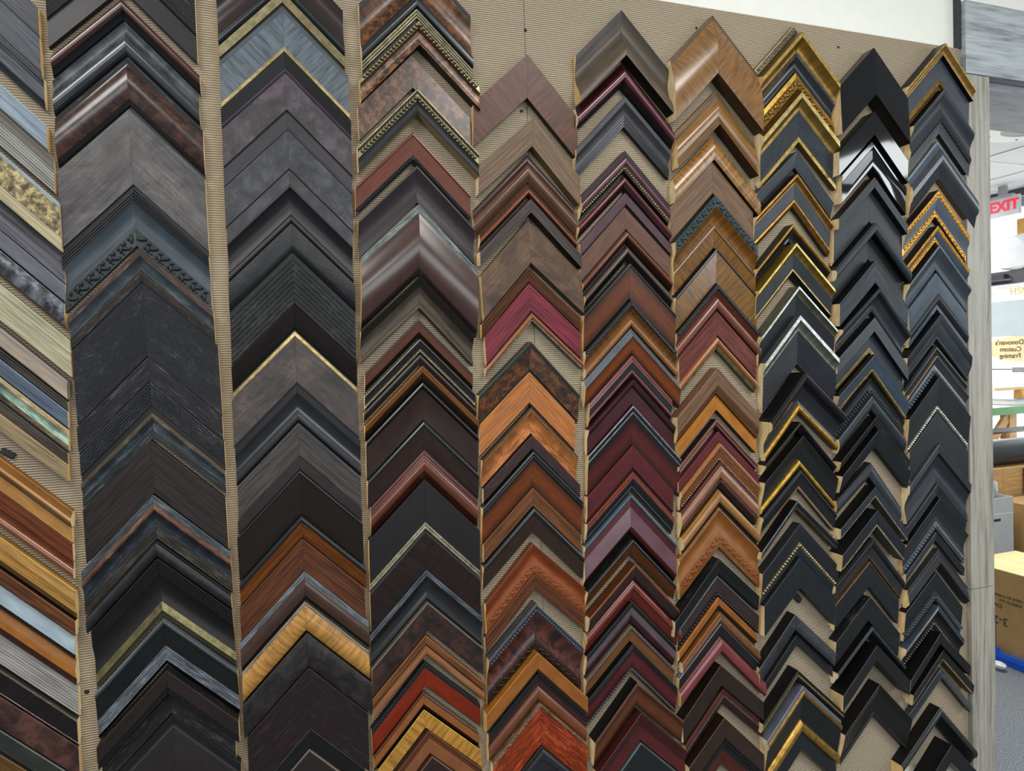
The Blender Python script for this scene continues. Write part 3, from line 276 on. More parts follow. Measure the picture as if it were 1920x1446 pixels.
def finish(code):
    """colour + finish letter -> procedural material; u runs along the moulding, v across it"""
    if code in MATS: return MATS[code]
    f = code[6]; c = rgb(code[:6]); lum = .3 * c[0] + .6 * c[1] + .1 * c[2]
    kk = .64 if lum > .03 else .5; sat = (1.28 - .28 * min(1, lum / .15)) if f != 'm' else .95
    if f != 'm' and lum < .07 and c[2] > c[0]: sat = .62
    c = tuple(max(.001, (lum + (x - lum) * sat) * kk) for x in c[:3]) + (1,)
    bright = min(1, max(0, (lum - .03) / .1))
    m, nt, bs = new_mat('finish_' + code)
    L = nt.links
    ro, me = FIN[f]
    bs.inputs['Roughness'].default_value = ro; bs.inputs['Metallic'].default_value = me
    bs.inputs['Specular IOR Level'].default_value = dict(d=.25, h=.3, o=.3, s=.3, w=.26, x=.22, l=.4, k=.4, q=.34).get(f, .5)
    uv = node(nt, 'ShaderNodeUVMap', uv_map='UVMap'); oi = node(nt, 'ShaderNodeObjectInfo')
    add = node(nt, 'ShaderNodeVectorMath', operation='ADD'); mp = node(nt, 'ShaderNodeMapping')
    sc = node(nt, 'ShaderNodeMath', operation='MULTIPLY'); sc.inputs[1].default_value = 37.0
    L.new(oi.outputs['Random'], sc.inputs[0]); L.new(uv.outputs[0], add.inputs[0]); L.new(sc.outputs[0], add.inputs[1])
    L.new(add.outputs[0], mp.inputs['Vector'])
    def noise(scale, su, sv, detail=4, dist=0.0, rough=.55):
        mp2 = node(nt, 'ShaderNodeMapping'); mp2.inputs['Scale'].default_value = (su, sv, 1)
        L.new(add.outputs[0], mp2.inputs['Vector'])
        n = node(nt, 'ShaderNodeTexNoise'); n.inputs['Scale'].default_value = scale; n.inputs['Detail'].default_value = detail
        n.inputs['Distortion'].default_value = dist; n.inputs['Roughness'].default_value = rough
        L.new(mp2.outputs[0], n.inputs['Vector']); return n.outputs['Fac']
    def bump(src, st, d=.0006):
        b = node(nt, 'ShaderNodeBump'); b.inputs['Strength'].default_value = st; b.inputs['Distance'].default_value = d
        L.new(src, b.inputs['Height']); L.new(b.outputs[0], bs.inputs['Normal'])
    def col(src, stops):
        r = ramp(nt, stops); L.new(src, r.inputs[0]); L.new(r.outputs[0], bs.inputs['Base Color']); return r
    if f in 's':
        n = noise(24, 1, 3, 5); col(n, [(.36, mul(c, .82)), (.64, mul(c, 1.16))]); bump(noise(500, 1, 1, 2), .12)
    elif f == 'g':
        n = noise(30, 1, 1); col(n, [(.3, mul(c, .8)), (.7, mul(c, 1.18))]); bump(noise(60, 1, 3, 2), .1)
        bs.inputs['Coat Weight'].default_value = .3; bs.inputs['Coat Roughness'].default_value = .16
    elif f == 'p':
        n = noise(30, 1, 1); col(n, [(.3, mul(c, .9)), (.7, mul(c, 1.1))]); bump(noise(25, 1, 1, 2), .05)
    elif f == 'w':
        n = noise(14, 1.0, 22, 6, .6); col(n, [(.37, mul(c, .42 + .25 * bright)), (.5, mul(c, 1.0)), (.62, mul(c, 1.55 - .25 * bright))]); bump(noise(22, 1, 26, 5), .5, .0008)
    elif f in 'xy':
        n = noise(12, 15, 1.6, 6, .3, .6); col(n, [(.36, mul(c, .6)), (.5, mul(c, .98)), (.63, mul(c, 1.3))]); bump(noise(20, 18, 1.4, 4), .2)
        if f == 'y': bs.inputs['Coat Weight'].default_value = .4; bs.inputs['Coat Roughness'].default_value = .18
    elif f == 'o':
        n = noise(30, 1.4, 20, 6, .4, .6); col(n, [(.4, mul(c, .6)), (.56, mul(c, 1.0)), (.62, mul(c, 1.3)), (.68, mul(c, 4.5))]); bump(n, .4, .0008)
    elif f == 'b':
        n = noise(72, 1, 1, 8, .35, .72); col(n, [(.40, mul(c, .2)), (.5, mul(c, .9)), (.6, mul(c, 2.3))]); bump(noise(140, 1, 1, 4), .12)
        bs.inputs['Coat Weight'].default_value = .3; bs.inputs['Coat Roughness'].default_value = .2
    elif f in 'dh':
        n = noise(34, 1, 11, 8, .3, .75) if f == 'd' else noise(150, 1, 4, 8, .1, .85)
        n2 = noise(16, 1, 2.2, 6, .3, .7); fl = tuple(min(1, x * 2.0 + .055) for x in c[:3]) + (1,)
        a = node(nt, 'ShaderNodeMath', operation='MULTIPLY_ADD'); a.inputs[1].default_value = .45; L.new(n2, a.inputs[0]); L.new(n, a.inputs[2])
        col(a.outputs[0], [(.58, mul(c, .32)), (.71, mul(c, 1.0)), (.80, mul(c, 1.8)), (.87, fl)])
        bump(a.outputs[0], .9, .0014)
    elif f == 'q':
        n = noise(16, 1, 1.4, 8, .8, .7); n2 = noise(60, .25, 4, 5, .3, .7)
        a = node(nt, 'ShaderNodeMath', operation='MULTIPLY_ADD'); a.inputs[1].default_value = .55; L.new(n2, a.inputs[0]); L.new(n, a.inputs[2])
        col(a.outputs[0], [(.6, mul(c, .45)), (.74, mul(c, .95)), (.86, mul(c, 1.5)), (.95, mul(c, 2.1))]); bump(a.outputs[0], .3, .0008)
    elif f == 'l':
        n = noise(38, 1, 1, 7, .4, .65); col(n, [(.36, mul(c, .38)), (.5, mul(c, 1)), (.61, mul(c, 2.0))]); bump(noise(120, 1, 1.6, 6, .5, .6), .5, .001)
    elif f == 'm':
        n = noise(90, 1, 1, 5); col(n, [(.28, mul(c, .6)), (.55, mul(c, 1.15)), (.75, mul(c, 1.5))]); bump(noise(160, 1, 1, 4), .25)
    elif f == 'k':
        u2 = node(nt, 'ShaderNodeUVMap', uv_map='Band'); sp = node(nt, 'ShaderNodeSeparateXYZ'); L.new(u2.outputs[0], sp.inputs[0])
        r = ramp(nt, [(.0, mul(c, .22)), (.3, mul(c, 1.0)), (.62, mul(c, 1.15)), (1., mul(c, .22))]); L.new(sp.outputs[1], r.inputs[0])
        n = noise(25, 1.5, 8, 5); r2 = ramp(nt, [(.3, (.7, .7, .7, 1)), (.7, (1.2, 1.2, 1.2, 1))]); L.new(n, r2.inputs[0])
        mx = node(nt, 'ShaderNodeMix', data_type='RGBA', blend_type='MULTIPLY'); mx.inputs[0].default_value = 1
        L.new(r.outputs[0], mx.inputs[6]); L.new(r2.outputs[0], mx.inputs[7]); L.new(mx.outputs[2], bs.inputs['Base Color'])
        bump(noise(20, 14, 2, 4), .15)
    MATS[code] = m
    return m
def plain(name, hexc, rough=.6, noise_scale=0, amount=.2, metal=0, bump=0, emit=0, stretch=(1, 1, 1)):
    m, nt, bs = new_mat(name); c = rgb(hexc)
    bs.inputs['Roughness'].default_value = rough; bs.inputs['Metallic'].default_value = metal
    bs.inputs['Base Color'].default_value = c
    if noise_scale:
        tc = node(nt, 'ShaderNodeTexCoord'); mp = node(nt, 'ShaderNodeMapping'); mp.inputs['Scale'].default_value = stretch
        n = node(nt, 'ShaderNodeTexNoise'); n.inputs['Scale'].default_value = noise_scale; n.inputs['Detail'].default_value = 6
        r = ramp(nt, [(.3, mul(c, 1 - amount)), (.7, mul(c, 1 + amount))])
        nt.links.new(tc.outputs['Object'], mp.inputs[0]); nt.links.new(mp.outputs[0], n.inputs['Vector'])
        nt.links.new(n.outputs['Fac'], r.inputs[0]); nt.links.new(r.outputs[0], bs.inputs['Base Color'])
        if bump:
            b = node(nt, 'ShaderNodeBump'); b.inputs['Strength'].default_value = bump; b.inputs['Distance'].default_value = .003
            nt.links.new(n.outputs['Fac'], b.inputs['Height']); nt.links.new(b.outputs[0], bs.inputs['Normal'])
    if emit:
        bs.inputs['Emission Color'].default_value = c; bs.inputs['Emission Strength'].default_value = emit
    return m
def fabric():
    m, nt, bs = new_mat('ribbed_fabric'); L = nt.links
    tc = node(nt, 'ShaderNodeTexCoord')
    dn = node(nt, 'ShaderNodeTexNoise'); dn.inputs['Scale'].default_value = 60; L.new(tc.outputs['Object'], dn.inputs['Vector'])
    vm = node(nt, 'ShaderNodeVectorMath', operation='MULTIPLY_ADD'); vm.inputs[1].default_value = (.0012, 0, .0016)
    L.new(dn.outputs['Color'], vm.inputs[0]); L.new(tc.outputs['Object'], vm.inputs[2])
    w = node(nt, 'ShaderNodeTexWave', wave_type='BANDS', bands_direction='Z'); w.inputs['Scale'].default_value = 1 / .0064 / 1.0 * (1 / 20) * (2 * math.pi) * 1.7; w.inputs['Distortion'].default_value = 0
    L.new(vm.outputs[0], w.inputs['Vector'])
    f = node(nt, 'ShaderNodeTexNoise'); f.inputs['Scale'].default_value = 420; f.inputs['Detail'].default_value = 5; L.new(tc.outputs['Object'], f.inputs['Vector'])
    mixf = node(nt, 'ShaderNodeMath', operation='MULTIPLY_ADD'); mixf.inputs[1].default_value = .55
    L.new(f.outputs['Fac'], mixf.inputs[0]); L.new(w.outputs['Fac'], mixf.inputs[2])
    r = ramp(nt, [(.2, rgb('7b6f5d')), (.6, rgb('9f917a')), (1.0, rgb('b9ac96'))]); 
    dv = node(nt, 'ShaderNodeMath', operation='MULTIPLY'); dv.inputs[1].default_value = .72; L.new(mixf.outputs[0], dv.inputs[0])
    L.new(dv.outputs[0], r.inputs[0]); L.new(r.outputs[0], bs.inputs['Base Color'])
    b = node(nt, 'ShaderNodeBump'); b.inputs['Strength'].default_value = .8; b.inputs['Distance'].default_value = .0016
    L.new(mixf.outputs[0], b.inputs['Height']); L.new(b.outputs[0], bs.inputs['Normal'])
    bs.inputs['Roughness'].default_value = .95; bs.inputs['Specular IOR Level'].default_value = .1
    return m
def plank(name, hexc, axis):
    m, nt, bs = new_mat(name); L = nt.links; c = rgb(hexc)
    tc = node(nt, 'ShaderNodeTexCoord'); mp = node(nt, 'ShaderNodeMapping')
    mp.inputs['Scale'].default_value = (2.2, 14, 30) if axis == 'x' else (34, 14, 2.0)
    L.new(tc.outputs['Object'], mp.inputs[0])
    n = node(nt, 'ShaderNodeTexNoise'); n.inputs['Scale'].default_value = 2.6; n.inputs['Detail'].default_value = 8; n.inputs['Distortion'].default_value = .5
    n2 = node(nt, 'ShaderNodeTexNoise'); n2.inputs['Scale'].default_value = 9; n2.inputs['Detail'].default_value = 5
    L.new(mp.outputs[0], n.inputs['Vector']); L.new(mp.outputs[0], n2.inputs['Vector'])
    a = node(nt, 'ShaderNodeMath', operation='MULTIPLY_ADD'); a.inputs[1].default_value = .45
    L.new(n2.outputs['Fac'], a.inputs[0]); L.new(n.outputs['Fac'], a.inputs[2])
    r = ramp(nt, [(.46, mul(c, .42)), (.62, mul(c, .85)), (.84, mul(c, 1.22))]); L.new(a.outputs[0], r.inputs[0]); L.new(r.outputs[0], bs.inputs['Base Color'])
    b = node(nt, 'ShaderNodeBump'); b.inputs['Strength'].default_value = .3; b.inputs['Distance'].default_value = .002
    L.new(a.outputs[0], b.inputs['Height']); L.new(b.outputs[0], bs.inputs['Normal']); bs.inputs['Roughness'].default_value = .5
    return m
def raw_wood():
    m, nt, bs = new_mat('raw_end_grain'); L = nt.links
    tc = node(nt, 'ShaderNodeTexCoord'); oi = node(nt, 'ShaderNodeObjectInfo')
    n = node(nt, 'ShaderNodeTexNoise'); n.inputs['Scale'].default_value = 130; n.inputs['Detail'].default_value = 4
    mp = node(nt, 'ShaderNodeMapping'); mp.inputs['Scale'].default_value = (1, 1.6, .35); L.new(tc.outputs['Object'], mp.inputs[0]); L.new(mp.outputs[0], n.inputs['Vector'])
    r = ramp(nt, [(.3, rgb('d2bf95')), (.7, rgb('f3e6c4'))]); L.new(n.outputs['Fac'], r.inputs[0])
    r2 = ramp(nt, [(0, rgb('e8cfa0')), (.5, rgb('fffaf0')), (1, rgb('fff0d4'))]); L.new(oi.outputs['Random'], r2.inputs[0])
    mx = node(nt, 'ShaderNodeMix', data_type='RGBA', blend_type='MULTIPLY'); mx.inputs[0].default_value = 1
    L.new(r.outputs[0], mx.inputs[6]); L.new(r2.outputs[0], mx.inputs[7]); L.new(mx.outputs[2], bs.inputs['Base Color'])
    bs.inputs['Roughness'].default_value = .75
    return m
RAW = raw_wood()

# ---------------------------------------------------------------- mesh helpers
def link(name, me, parent=None, smooth=None):
    o = bpy.data.objects.new(name, me); C.objects.link(o)
    if parent is not None: o.parent = parent
    if smooth:
        me.polygons.foreach_set('use_smooth', [True] * len(me.polygons)); me.set_sharp_from_angle(angle=math.radians(smooth))
    return o
def tag(o, label, cat, group=None, kind=None):
    if label: o['label'] = label
    if cat: o['category'] = cat
    if group: o['group'] = group
    if kind: o['kind'] = kind
    return o
def thing(name, label, cat, loc=(0, 0, 0), group=None):
    o = bpy.data.objects.new(name, None); C.objects.link(o); o.location = loc; o.empty_display_size = .02
    return tag(o, label, cat, group)
class MB:
    """collects quads with a material slot and two uv sets"""
    def __init__(s): s.v = []; s.f = []; s.m = []; s.uv = []; s.b = []; s.mats = []
    def slot(s, m):
        if m not in s.mats: s.mats.append(m)
        return s.mats.index(m)
    def face(s, pts, mat, uv=None, band=None):
        i = len(s.v); s.v += [tuple(p) for p in pts]; n = len(pts)
        s.f.append(tuple(range(i, i + n))); s.m.append(s.slot(mat))
        s.uv += uv or [(p[0], p[2]) for p in pts]; s.b += band or [(0, .5)] * n
    def box(s, lo, hi, mat):
        x0, y0, z0 = lo; x1, y1, z1 = hi
        P = [(x0, y0, z0), (x1, y0, z0), (x1, y1, z0), (x0, y1, z0), (x0, y0, z1), (x1, y0, z1), (x1, y1, z1), (x0, y1, z1)]
        for q in ((3, 2, 1, 0), (4, 5, 6, 7), (0, 1, 5, 4), (1, 2, 6, 5), (2, 3, 7, 6), (3, 0, 4, 7)): s.face([P[k] for k in q], mat)
    def blob(s, M, mat, seg=8, rings=4):
        base = len(s.v); vs = [M @ Vector((0, 0, 1))]
        for r in range(1, rings):
            a = math.pi * r / rings
            for k in range(seg):
                t = 2 * math.pi * k / seg; vs.append(M @ Vector((math.sin(a) * math.cos(t), math.sin(a) * math.sin(t), math.cos(a))))
        vs.append(M @ Vector((0, 0, -1))); s.v += [tuple(p) for p in vs]; sl = s.slot(mat)
        def put(*q):
            s.f.append(tuple(base + k for k in q)); s.m.append(sl)
            for k in q: s.uv.append((vs[k][0], vs[k][2])); s.b.append((0, .5))
        for k in range(seg):
            k2 = (k + 1) % seg
            put(0, 1 + k, 1 + k2)
            for r in range(rings - 2): put(1 + r * seg + k, 1 + (r + 1) * seg + k, 1 + (r + 1) * seg + k2, 1 + r * seg + k2)
            put(1 + (rings - 2) * seg + k, len(vs) - 1, 1 + (rings - 2) * seg + k2)
    def mesh(s, name, weld=True):
        me = bpy.data.meshes.new(name); me.from_pydata(s.v, [], s.f)
        for m in s.mats: me.materials.append(m)
        me.polygons.foreach_set('material_index', s.m)
        for nm, dat in (('UVMap', s.uv), ('Band', s.b)):
            l = me.uv_layers.new(name=nm); l.data.foreach_set('uv', [x for p in dat for x in p])
        if weld:
            bm = bmesh.new(); bm.from_mesh(me); bmesh.ops.remove_doubles(bm, verts=bm.verts, dist=2e-5); bm.to_mesh(me); bm.free()
        return me
    def build(s, name, parent=None, smooth=None): return link(name, s.mesh(name), parent, smooth)
def add_tube(mb, pts, r, mat, seg=10):
    pts = [Vector(p) for p in pts]; rings = []
    for i, p in enumerate(pts):
        d = (pts[min(i + 1, len(pts) - 1)] - pts[max(i - 1, 0)]).normalized()
        u = d.cross(Vector((0, 0, 1)) if abs(d.z) < .9 else Vector((1, 0, 0))).normalized(); w = d.cross(u)
        rr = r[i] if isinstance(r, (list, tuple)) else r
        rings.append([p + (u * math.cos(2 * math.pi * k / seg) + w * math.sin(2 * math.pi * k / seg)) * rr for k in range(seg)])
    for a, b in zip(rings, rings[1:]):
        for k in range(seg): mb.face([a[k], a[(k + 1) % seg], b[(k + 1) % seg], b[k]], mat)
    mb.face(rings[0][::-1], mat); mb.face(rings[-1], mat)

# ---------------------------------------------------------------- frame corner samples
DECO = dict(B='beaded_band', R='rope_band', C='carved_band', D='dentil_band', E='ribbed_band')
def band_points(t0, h0, t1, h1, shape):
    w = t1 - t0
    if shape in 'fBRCDE' or w < .0008: return [(t0, h0), (t1, h1)]
    if shape == 't':
        n = max(2, min(9, int(w / .0032))); pts = []
        for k in range(n):
            a = t0 + w * k / n; b = t0 + w * (k + 1) / n; ha = h0 + (h1 - h0) * k / n; hb = h0 + (h1 - h0) * (k + 1) / n
            pts += [(a, ha - .0010), (a + .18 * (b - a), ha), (a + .78 * (b - a), hb + .0002), (b, hb - .0010)]
        return pts
    n = 8; pts = []
    for k in range(n + 1):
        s = k / n; h = h0 + (h1 - h0) * s
        if shape == 'v': h -= min(.22 * w, .45 * min(h0, h1) + .001) * math.sin(math.pi * s)
        elif shape == 'x': h += min(.20 * w, .008) * math.sin(math.pi * s)
        elif shape == 'r': h += min(.42 * w, .007) * math.sqrt(max(0, 1 - (2 * s - 1) ** 2))
        pts.append((t0 + w * s, h))
    return pts
def deco(kind, side, t0, t1, h0, h1, hw, mat):
    mb = MB(); w = t1 - t0; tm = (t0 + t1) / 2; hm = (h0 + h1) / 2
    dx, dz = side / R2, -1 / R2                                  # along the arm
    ax = Vector((dx, 0, dz)); nx = Vector((0, -1, 0)); cr = ax.cross(nx)
    slope = math.atan2(h1 - h0, w)
    L0 = w * .5 + .0006; L1 = hw * R2 - .0008
    def at(s, t, h):   # s along the outer line, t across it
        x = s / R2; return Vector((side * x, -h, -x - t * R2))
    def M(p, a, b, c, rot=0):
        A = ax * math.cos(rot) + cr * math.sin(rot); B = nx.cross(A)
        m = Matrix.Identity(4)
        for i in range(3): m[i][0] = A[i] * a; m[i][1] = B[i] * b; m[i][2] = nx[i] * c; m[i][3] = p[i]
        return m
    s = L0; k = 0
    if kind == 'B':
        r = max(.0011, min(w * .5, .0042)); 
        while s < L1 - r: mb.blob(M(at(s, tm, hm + r * .35), r * .98, r * 1.0, r), mat); s += r * 2.02
    elif kind == 'R':
        while s < L1 - w * .3: mb.blob(M(at(s, tm, hm), w * .30, w * .60, w * .42, side * .7), mat); s += w * .46
    elif kind == 'C':
        while s < L1 - w * .5:
            sg = 1 if k % 2 else -1
            mb.blob(M(at(s, tm + sg * w * .13, hm), w * .42, w * .17, w * .22, sg * .75), mat)
            mb.blob(M(at(s + w * .2, tm - sg * w * .25, hm), w * .2, w * .12, w * .17, -sg * .5), mat, 6, 4)
            mb.blob(M(at(s + w * .3, tm + sg * w * .28, hm), w * .13, w * .11, w * .15), mat, 6, 4)
            s += w * .56; k += 1
    elif kind == 'D':
        st = max(w * .62, .0022)
        while s < L1 - st * .4:
            m = M(at(s, tm, hm + w * .08), st * .32, w * .40, w * .16)
            P = [m @ Vector(q) for q in ((-1, -1, -1), (1, -1, -1), (1, 1, -1), (-1, 1, -1), (-.85, -.85, 1), (.85, -.85, 1), (.85, .85, 1), (-.85, .85, 1))]
            for q in ((3, 2, 1, 0), (4, 5, 6, 7), (0, 1, 5, 4), (1, 2, 6, 5), (2, 3, 7, 6), (3, 0, 4, 7)): mb.face([P[j] for j in q], mat)
            s += st
    elif kind == 'E':
        while s < L1 - .002: mb.blob(M(at(s, tm, hm), .0019, w * .52, .0022), mat); s += .0045
    return mb
def corner(row):
    col, X, Z, rot, hl, hr, (w, w0), h0, bands, opts, label = row
    op = dict(p.split('=') for p in opts.split(';') if p)
    bs = []; t = 0.0; h = h0
    for b in bands.split(';'):
        fr, sh, he, mt = b.split(); fr = float(fr)
        bs.append([t * w, h, (t + fr) * w, float(he) / 1000, sh, mt]); t += fr; h = float(he) / 1000
    tot = bs[-1][2]
    k = min(w, w0) / tot
    for b in bs: b[0] *= k; b[2] *= k
    ow = finish(op['ow'] + ('' if len(op['ow']) == 7 else 's')) if 'ow' in op else finish(bs[0][5] if bs[0][5][6] not in 'mxb' else bs[-1][5] if bs[-1][5][6] not in 'mxb' else '1d1a18s')
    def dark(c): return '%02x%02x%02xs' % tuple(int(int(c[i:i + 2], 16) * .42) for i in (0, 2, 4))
    def worn(c): return c if c[6] in 'mp' else '%02x%02x%02xs' % tuple(min(235, int(int(c[i:i + 2], 16) * 1.35) + 22) for i in (0, 2, 4))  # lightened edge colour: worn look plus a painted-in highlight
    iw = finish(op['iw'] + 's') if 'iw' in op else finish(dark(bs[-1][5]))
    ce = finish(op['ce'] + 's') if 'ce' in op else RAW
    root = thing('frame_corner_sample', label, 'picture frame sample', (X, 0, Z), 'frame corner samples ' + COLS[col])
    root.rotation_euler = (0, -math.radians(rot), 0)
    hend = bs[-1][3]; rb = min(.0045, w * .35); rh = hend * (.08 if 'iw' in op else .26)
    for side, hw in ((-1, hl), (1, hr)):
        mb = MB(); strips = []
        g = .00012
        # cross section, outer back edge round to the rabbet
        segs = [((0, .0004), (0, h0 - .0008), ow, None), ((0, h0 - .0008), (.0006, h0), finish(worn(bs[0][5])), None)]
        outline = [(0, .0004), (0, h0 - .0008), (.0006, h0)]
        for bi, (t0, ha, t1, hb, sh, mt) in enumerate(bs):
            pts = band_points(t0, ha, t1, hb, sh)
            if bi == 0: pts[0] = (.0006, ha)
            m = finish(mt); lst = [(p, q, m, ((p[0] - t0) / max(1e-6, t1 - t0), (q[0] - t0) / max(1e-6, t1 - t0))) for p, q in zip(pts, pts[1:])]
            if bi and outline[-1] != pts[0]: lst.insert(0, (outline[-1], pts[0], m, (0, 0)))
            outline += [p for p in pts if p != outline[-1]]
            own = mt[6] == 'm' and sh not in DECO
            if own: strips.append((bi, sh, mt, lst))
            else: segs += lst
            if sh in DECO: strips.append((bi, sh, mt, (t0, t1, ha, hb)))
        last = outline[-1]; wl = last[0]
        if w - wl > .0006:                                       # dark strip painted in for the shadow gap before the next sample
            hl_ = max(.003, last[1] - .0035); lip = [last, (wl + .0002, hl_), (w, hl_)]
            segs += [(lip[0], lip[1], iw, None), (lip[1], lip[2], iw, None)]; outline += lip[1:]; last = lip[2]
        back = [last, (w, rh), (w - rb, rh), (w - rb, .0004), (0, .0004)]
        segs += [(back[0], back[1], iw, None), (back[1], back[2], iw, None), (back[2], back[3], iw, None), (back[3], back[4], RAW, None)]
        outline += back[1:4]
        def mit(p): return (side * g, -p[1], -g - p[0] * R2)
        def end(p): return (side * hw, -p[1], -hw - p[0] * R2)
        def quad(b, p, q, m, fr):
            if abs(p[0] - q[0]) + abs(p[1] - q[1]) < 1e-6: return
            u1 = hw * R2; du = abs(p[1] - q[1]) + abs(p[0] - q[0])
            P = [mit(p), end(p), end(q), mit(q)]; fa, fb = fr or (.5, .5)
            va = p[0] + p[1]; vb = va + du
            uv = [(p[0], va), (u1 + p[0], va), (u1 + q[0], vb), (q[0], vb)]; bd = [(0, fa), (1, fa), (1, fb), (0, fb)]
            if side > 0: P.reverse(); uv.reverse(); bd.reverse()
            b.face(P, m, uv, bd)
        for s in segs: quad(mb, *s)
        cap = [mit(p) for p in outline]
        mb.face(cap if side > 0 else cap[::-1], ow)
        arm = mb.build('moulding_arm', root, 32)
        for bi, sh, mt, dat in strips:
            if sh in DECO:
                t0, t1, ha, hb = dat; d = deco(sh, side, t0, t1, ha, hb, hw, finish(mt))
                if d.f: d.build(DECO[sh], arm, 60)
            else:
                b = MB()
                for s in dat: quad(b, *s)
                r_, g_, b_ = (int(mt[i:i + 2], 16) for i in (0, 2, 4))
                nm = 'gold' if r_ - b_ > 45 else 'silver'
                if b.f: b.build(nm + ('_edge' if bi == 0 else '_lip' if bi == len(bs) - 1 else '_band'), arm, 32)
        c = MB(); e = .00015 * side
        pts = [(end(p)[0] + e, end(p)[1], end(p)[2]) for p in outline]
        c.face(pts[::-1] if side > 0 else pts, ce); ec = c.build('cut_end', arm)
        if ce is RAW: ec['label'] = 'pale bare wood cut end'
    return root
COLS = {1: 'in the leftmost column', 2: 'in the second column', 3: 'in the third column', 4: 'in the fourth column', 5: 'in the fifth column',
        6: 'in the sixth column', 7: 'in the seventh column', 8: 'in the eighth column', 9: 'in the ninth column', 10: 'in the rightmost column'}
for row in ROWS: corner(row)

# ---------------------------------------------------------------- display board, wall and door trim
FAB = fabric()
def board(x0, x1, label):
    mb = MB(); mb.box((x0, 0, .525), (x1, .012, 2.209), FAB)
    tag(mb.build('display_board'), label, 'display board')
board(-1.3, .4592, 'beige ribbed fabric board left of the thin vertical seam behind the samples')
board(.4602, 1.5585, 'beige ribbed fabric board right of the thin vertical seam behind the samples')
def struct(name, boxes, mat):
    mb = MB()
    for lo, hi in boxes: mb.box(lo, hi, mat)
    o = mb.build(name); o['kind'] = 'structure'; return o
WALL = plain('cream_wall_paint', 'dfe0d6', .7, 30, .02)
struct('wall_back', [((-2.2, .0125, 0), (1.62, .19, 2.74)), ((1.62, .0125, 2.15), (3.0, .19, 2.74)), ((3.0, .0125, 0), (4.4, .19, 2.74))], WALL)
PX = plank('grey_plank_across', '9aa0a2', 'x'); PZ = plank('grey_plank_upright', '8f8b80', 'z')
struct('trim_1', [((1.5592, -.012, .0), (1.637, .0123, .92)), ((1.5592, -.012, .9215), (1.637, .0123, 2.1465))], PZ)
struct('trim_2', [((1.5592, -.014, 2.148), (3.0, .0123, 2.3165))], PX)
struct('trim_3', [((1.5535, -.004, 2.2095), (1.5585, .0122, 2.72))], plain('dark_metal_strip', '3c4148', .4, 20, .1, .5))
struct('trim_4', [((1.622, .014, 2.130), (2.995, .235, 2.1475))], plank('soffit_plank', '8d8a93', 'x'))
struct('trim_5', [((1.6205, .0126, 0), (1.632, .20, 2.13))], plain('dark_jamb_side', '4b5054', .6, 20, .1))
# screws and tacks in the board
SCREW = plain('dark_screw_metal', '2a2c2e', .4, 200, .2, .7)
def screw(p, r, label):
    o = thing('screw', label, 'screw', (p[0], 0, p[1])); hd = MB()
    add_tube(hd, [(0, .003, 0), (0, -.0008, 0), (0, -.0016, 0)], [r * .95, r, r * .6], SCREW, 14); hd.build('screw_head', o, 40)
    sl = MB()
    for a in (.4, .4 + math.pi / 2):
        c, s = math.cos(a) * r * .5, math.sin(a) * r * .5; n = Vector((-s, 0, c)) * .22
        P = [Vector((c, -.0018, s)) + n, Vector((c, -.0018, s)) - n, Vector((-c, -.0018, -s)) - n, Vector((-c, -.0018, -s)) + n]; sl.face(P, plain('screw_recess', '0a0a0b', .7))
    sl.build('screw_recess', o)
screw((-0.2956, 1.0176), 0.0035, 'dark cross-head screw in the board between the first two columns near the bottom')
screw((0.461, 2.1148), 0.003, 'dark screw at the top of the board on the vertical seam')
screw((0.448, 1.9661), 0.003, 'dark screw in the board framed by the topmost fifth-column sample')
screw((0.8307, 2.1658), 0.0025, 'small dark tack in the board beside the amber sample topping the seventh column')
screw((1.1935, 2.1701), 0.003, 'dark tack in the board left of the large glossy black sample')

# ---------------------------------------------------------------- shop seen through the doorway
CARPET = plain('grey_carpet', '70757b', .95, 150, .5, 0, .6)
struct('floor', [((-4, -7, -.02), (8, 6, 0))], CARPET)
CEIL = plain('ceiling_tile', 'e4e7e8', .9, 240, .05)
struct('ceiling', [((1.62, .191, 2.72), (5.9, 4.7, 2.76))], CEIL)
GRID = plain('ceiling_grid_metal', 'eef0f0', .5, 20, .02)
struct('trim_6', [((1.7, .21 + .61 * k, 2.712), (5.88, .228 + .61 * k, 2.7195)) for k in range(8)] + [((1.9 + .61 * k, .2, 2.7122), (1.918 + .61 * k, 4.68, 2.7196)) for k in range(7)], GRID)
struct('wall_far', [((1.62, 4.7, 0), (6.0, 4.85, 2.76))], WALL)
struct('wall_right', [((5.46, .191, 0), (5.56, 1.3, 2.72)), ((5.46, 3.6, 0), (5.56, 4.7, 2.72))], WALL)
out = plain('bright_daylight', 'f4faff', 1, 3, .02, emit=1.0)
struct('exterior_backdrop', [((6.6, .2, -.5), (6.65, 5, 3.2))], out)
FRM = plain('dark_aluminium', '55555c', .4, 40, .1, .4)
glass, nt, bs = new_mat('window_glass'); bs.inputs['Roughness'].default_value = .02; bs.inputs['Transmission Weight'].default_value = 1; bs.inputs['IOR'].default_value = 1.01; bs.inputs['Base Color'].default_value = (.95, .98, 1, 1)
w = MB()
for lo, hi in (((5.45, 1.3, 2.0), (5.55, 3.6, 2.1)), ((5.45, 1.3, 0), (5.55, 1.36, 2.72)), ((5.45, 3.54, 0), (5.55, 3.6, 2.72)), ((5.45, 1.36, 2.66), (5.55, 3.54, 2.72)), ((5.45, 1.36, 0), (5.55, 3.54, .12))): w.box(lo, hi, FRM)
wo = w.build('window_1'); wo['kind'] = 'structure'
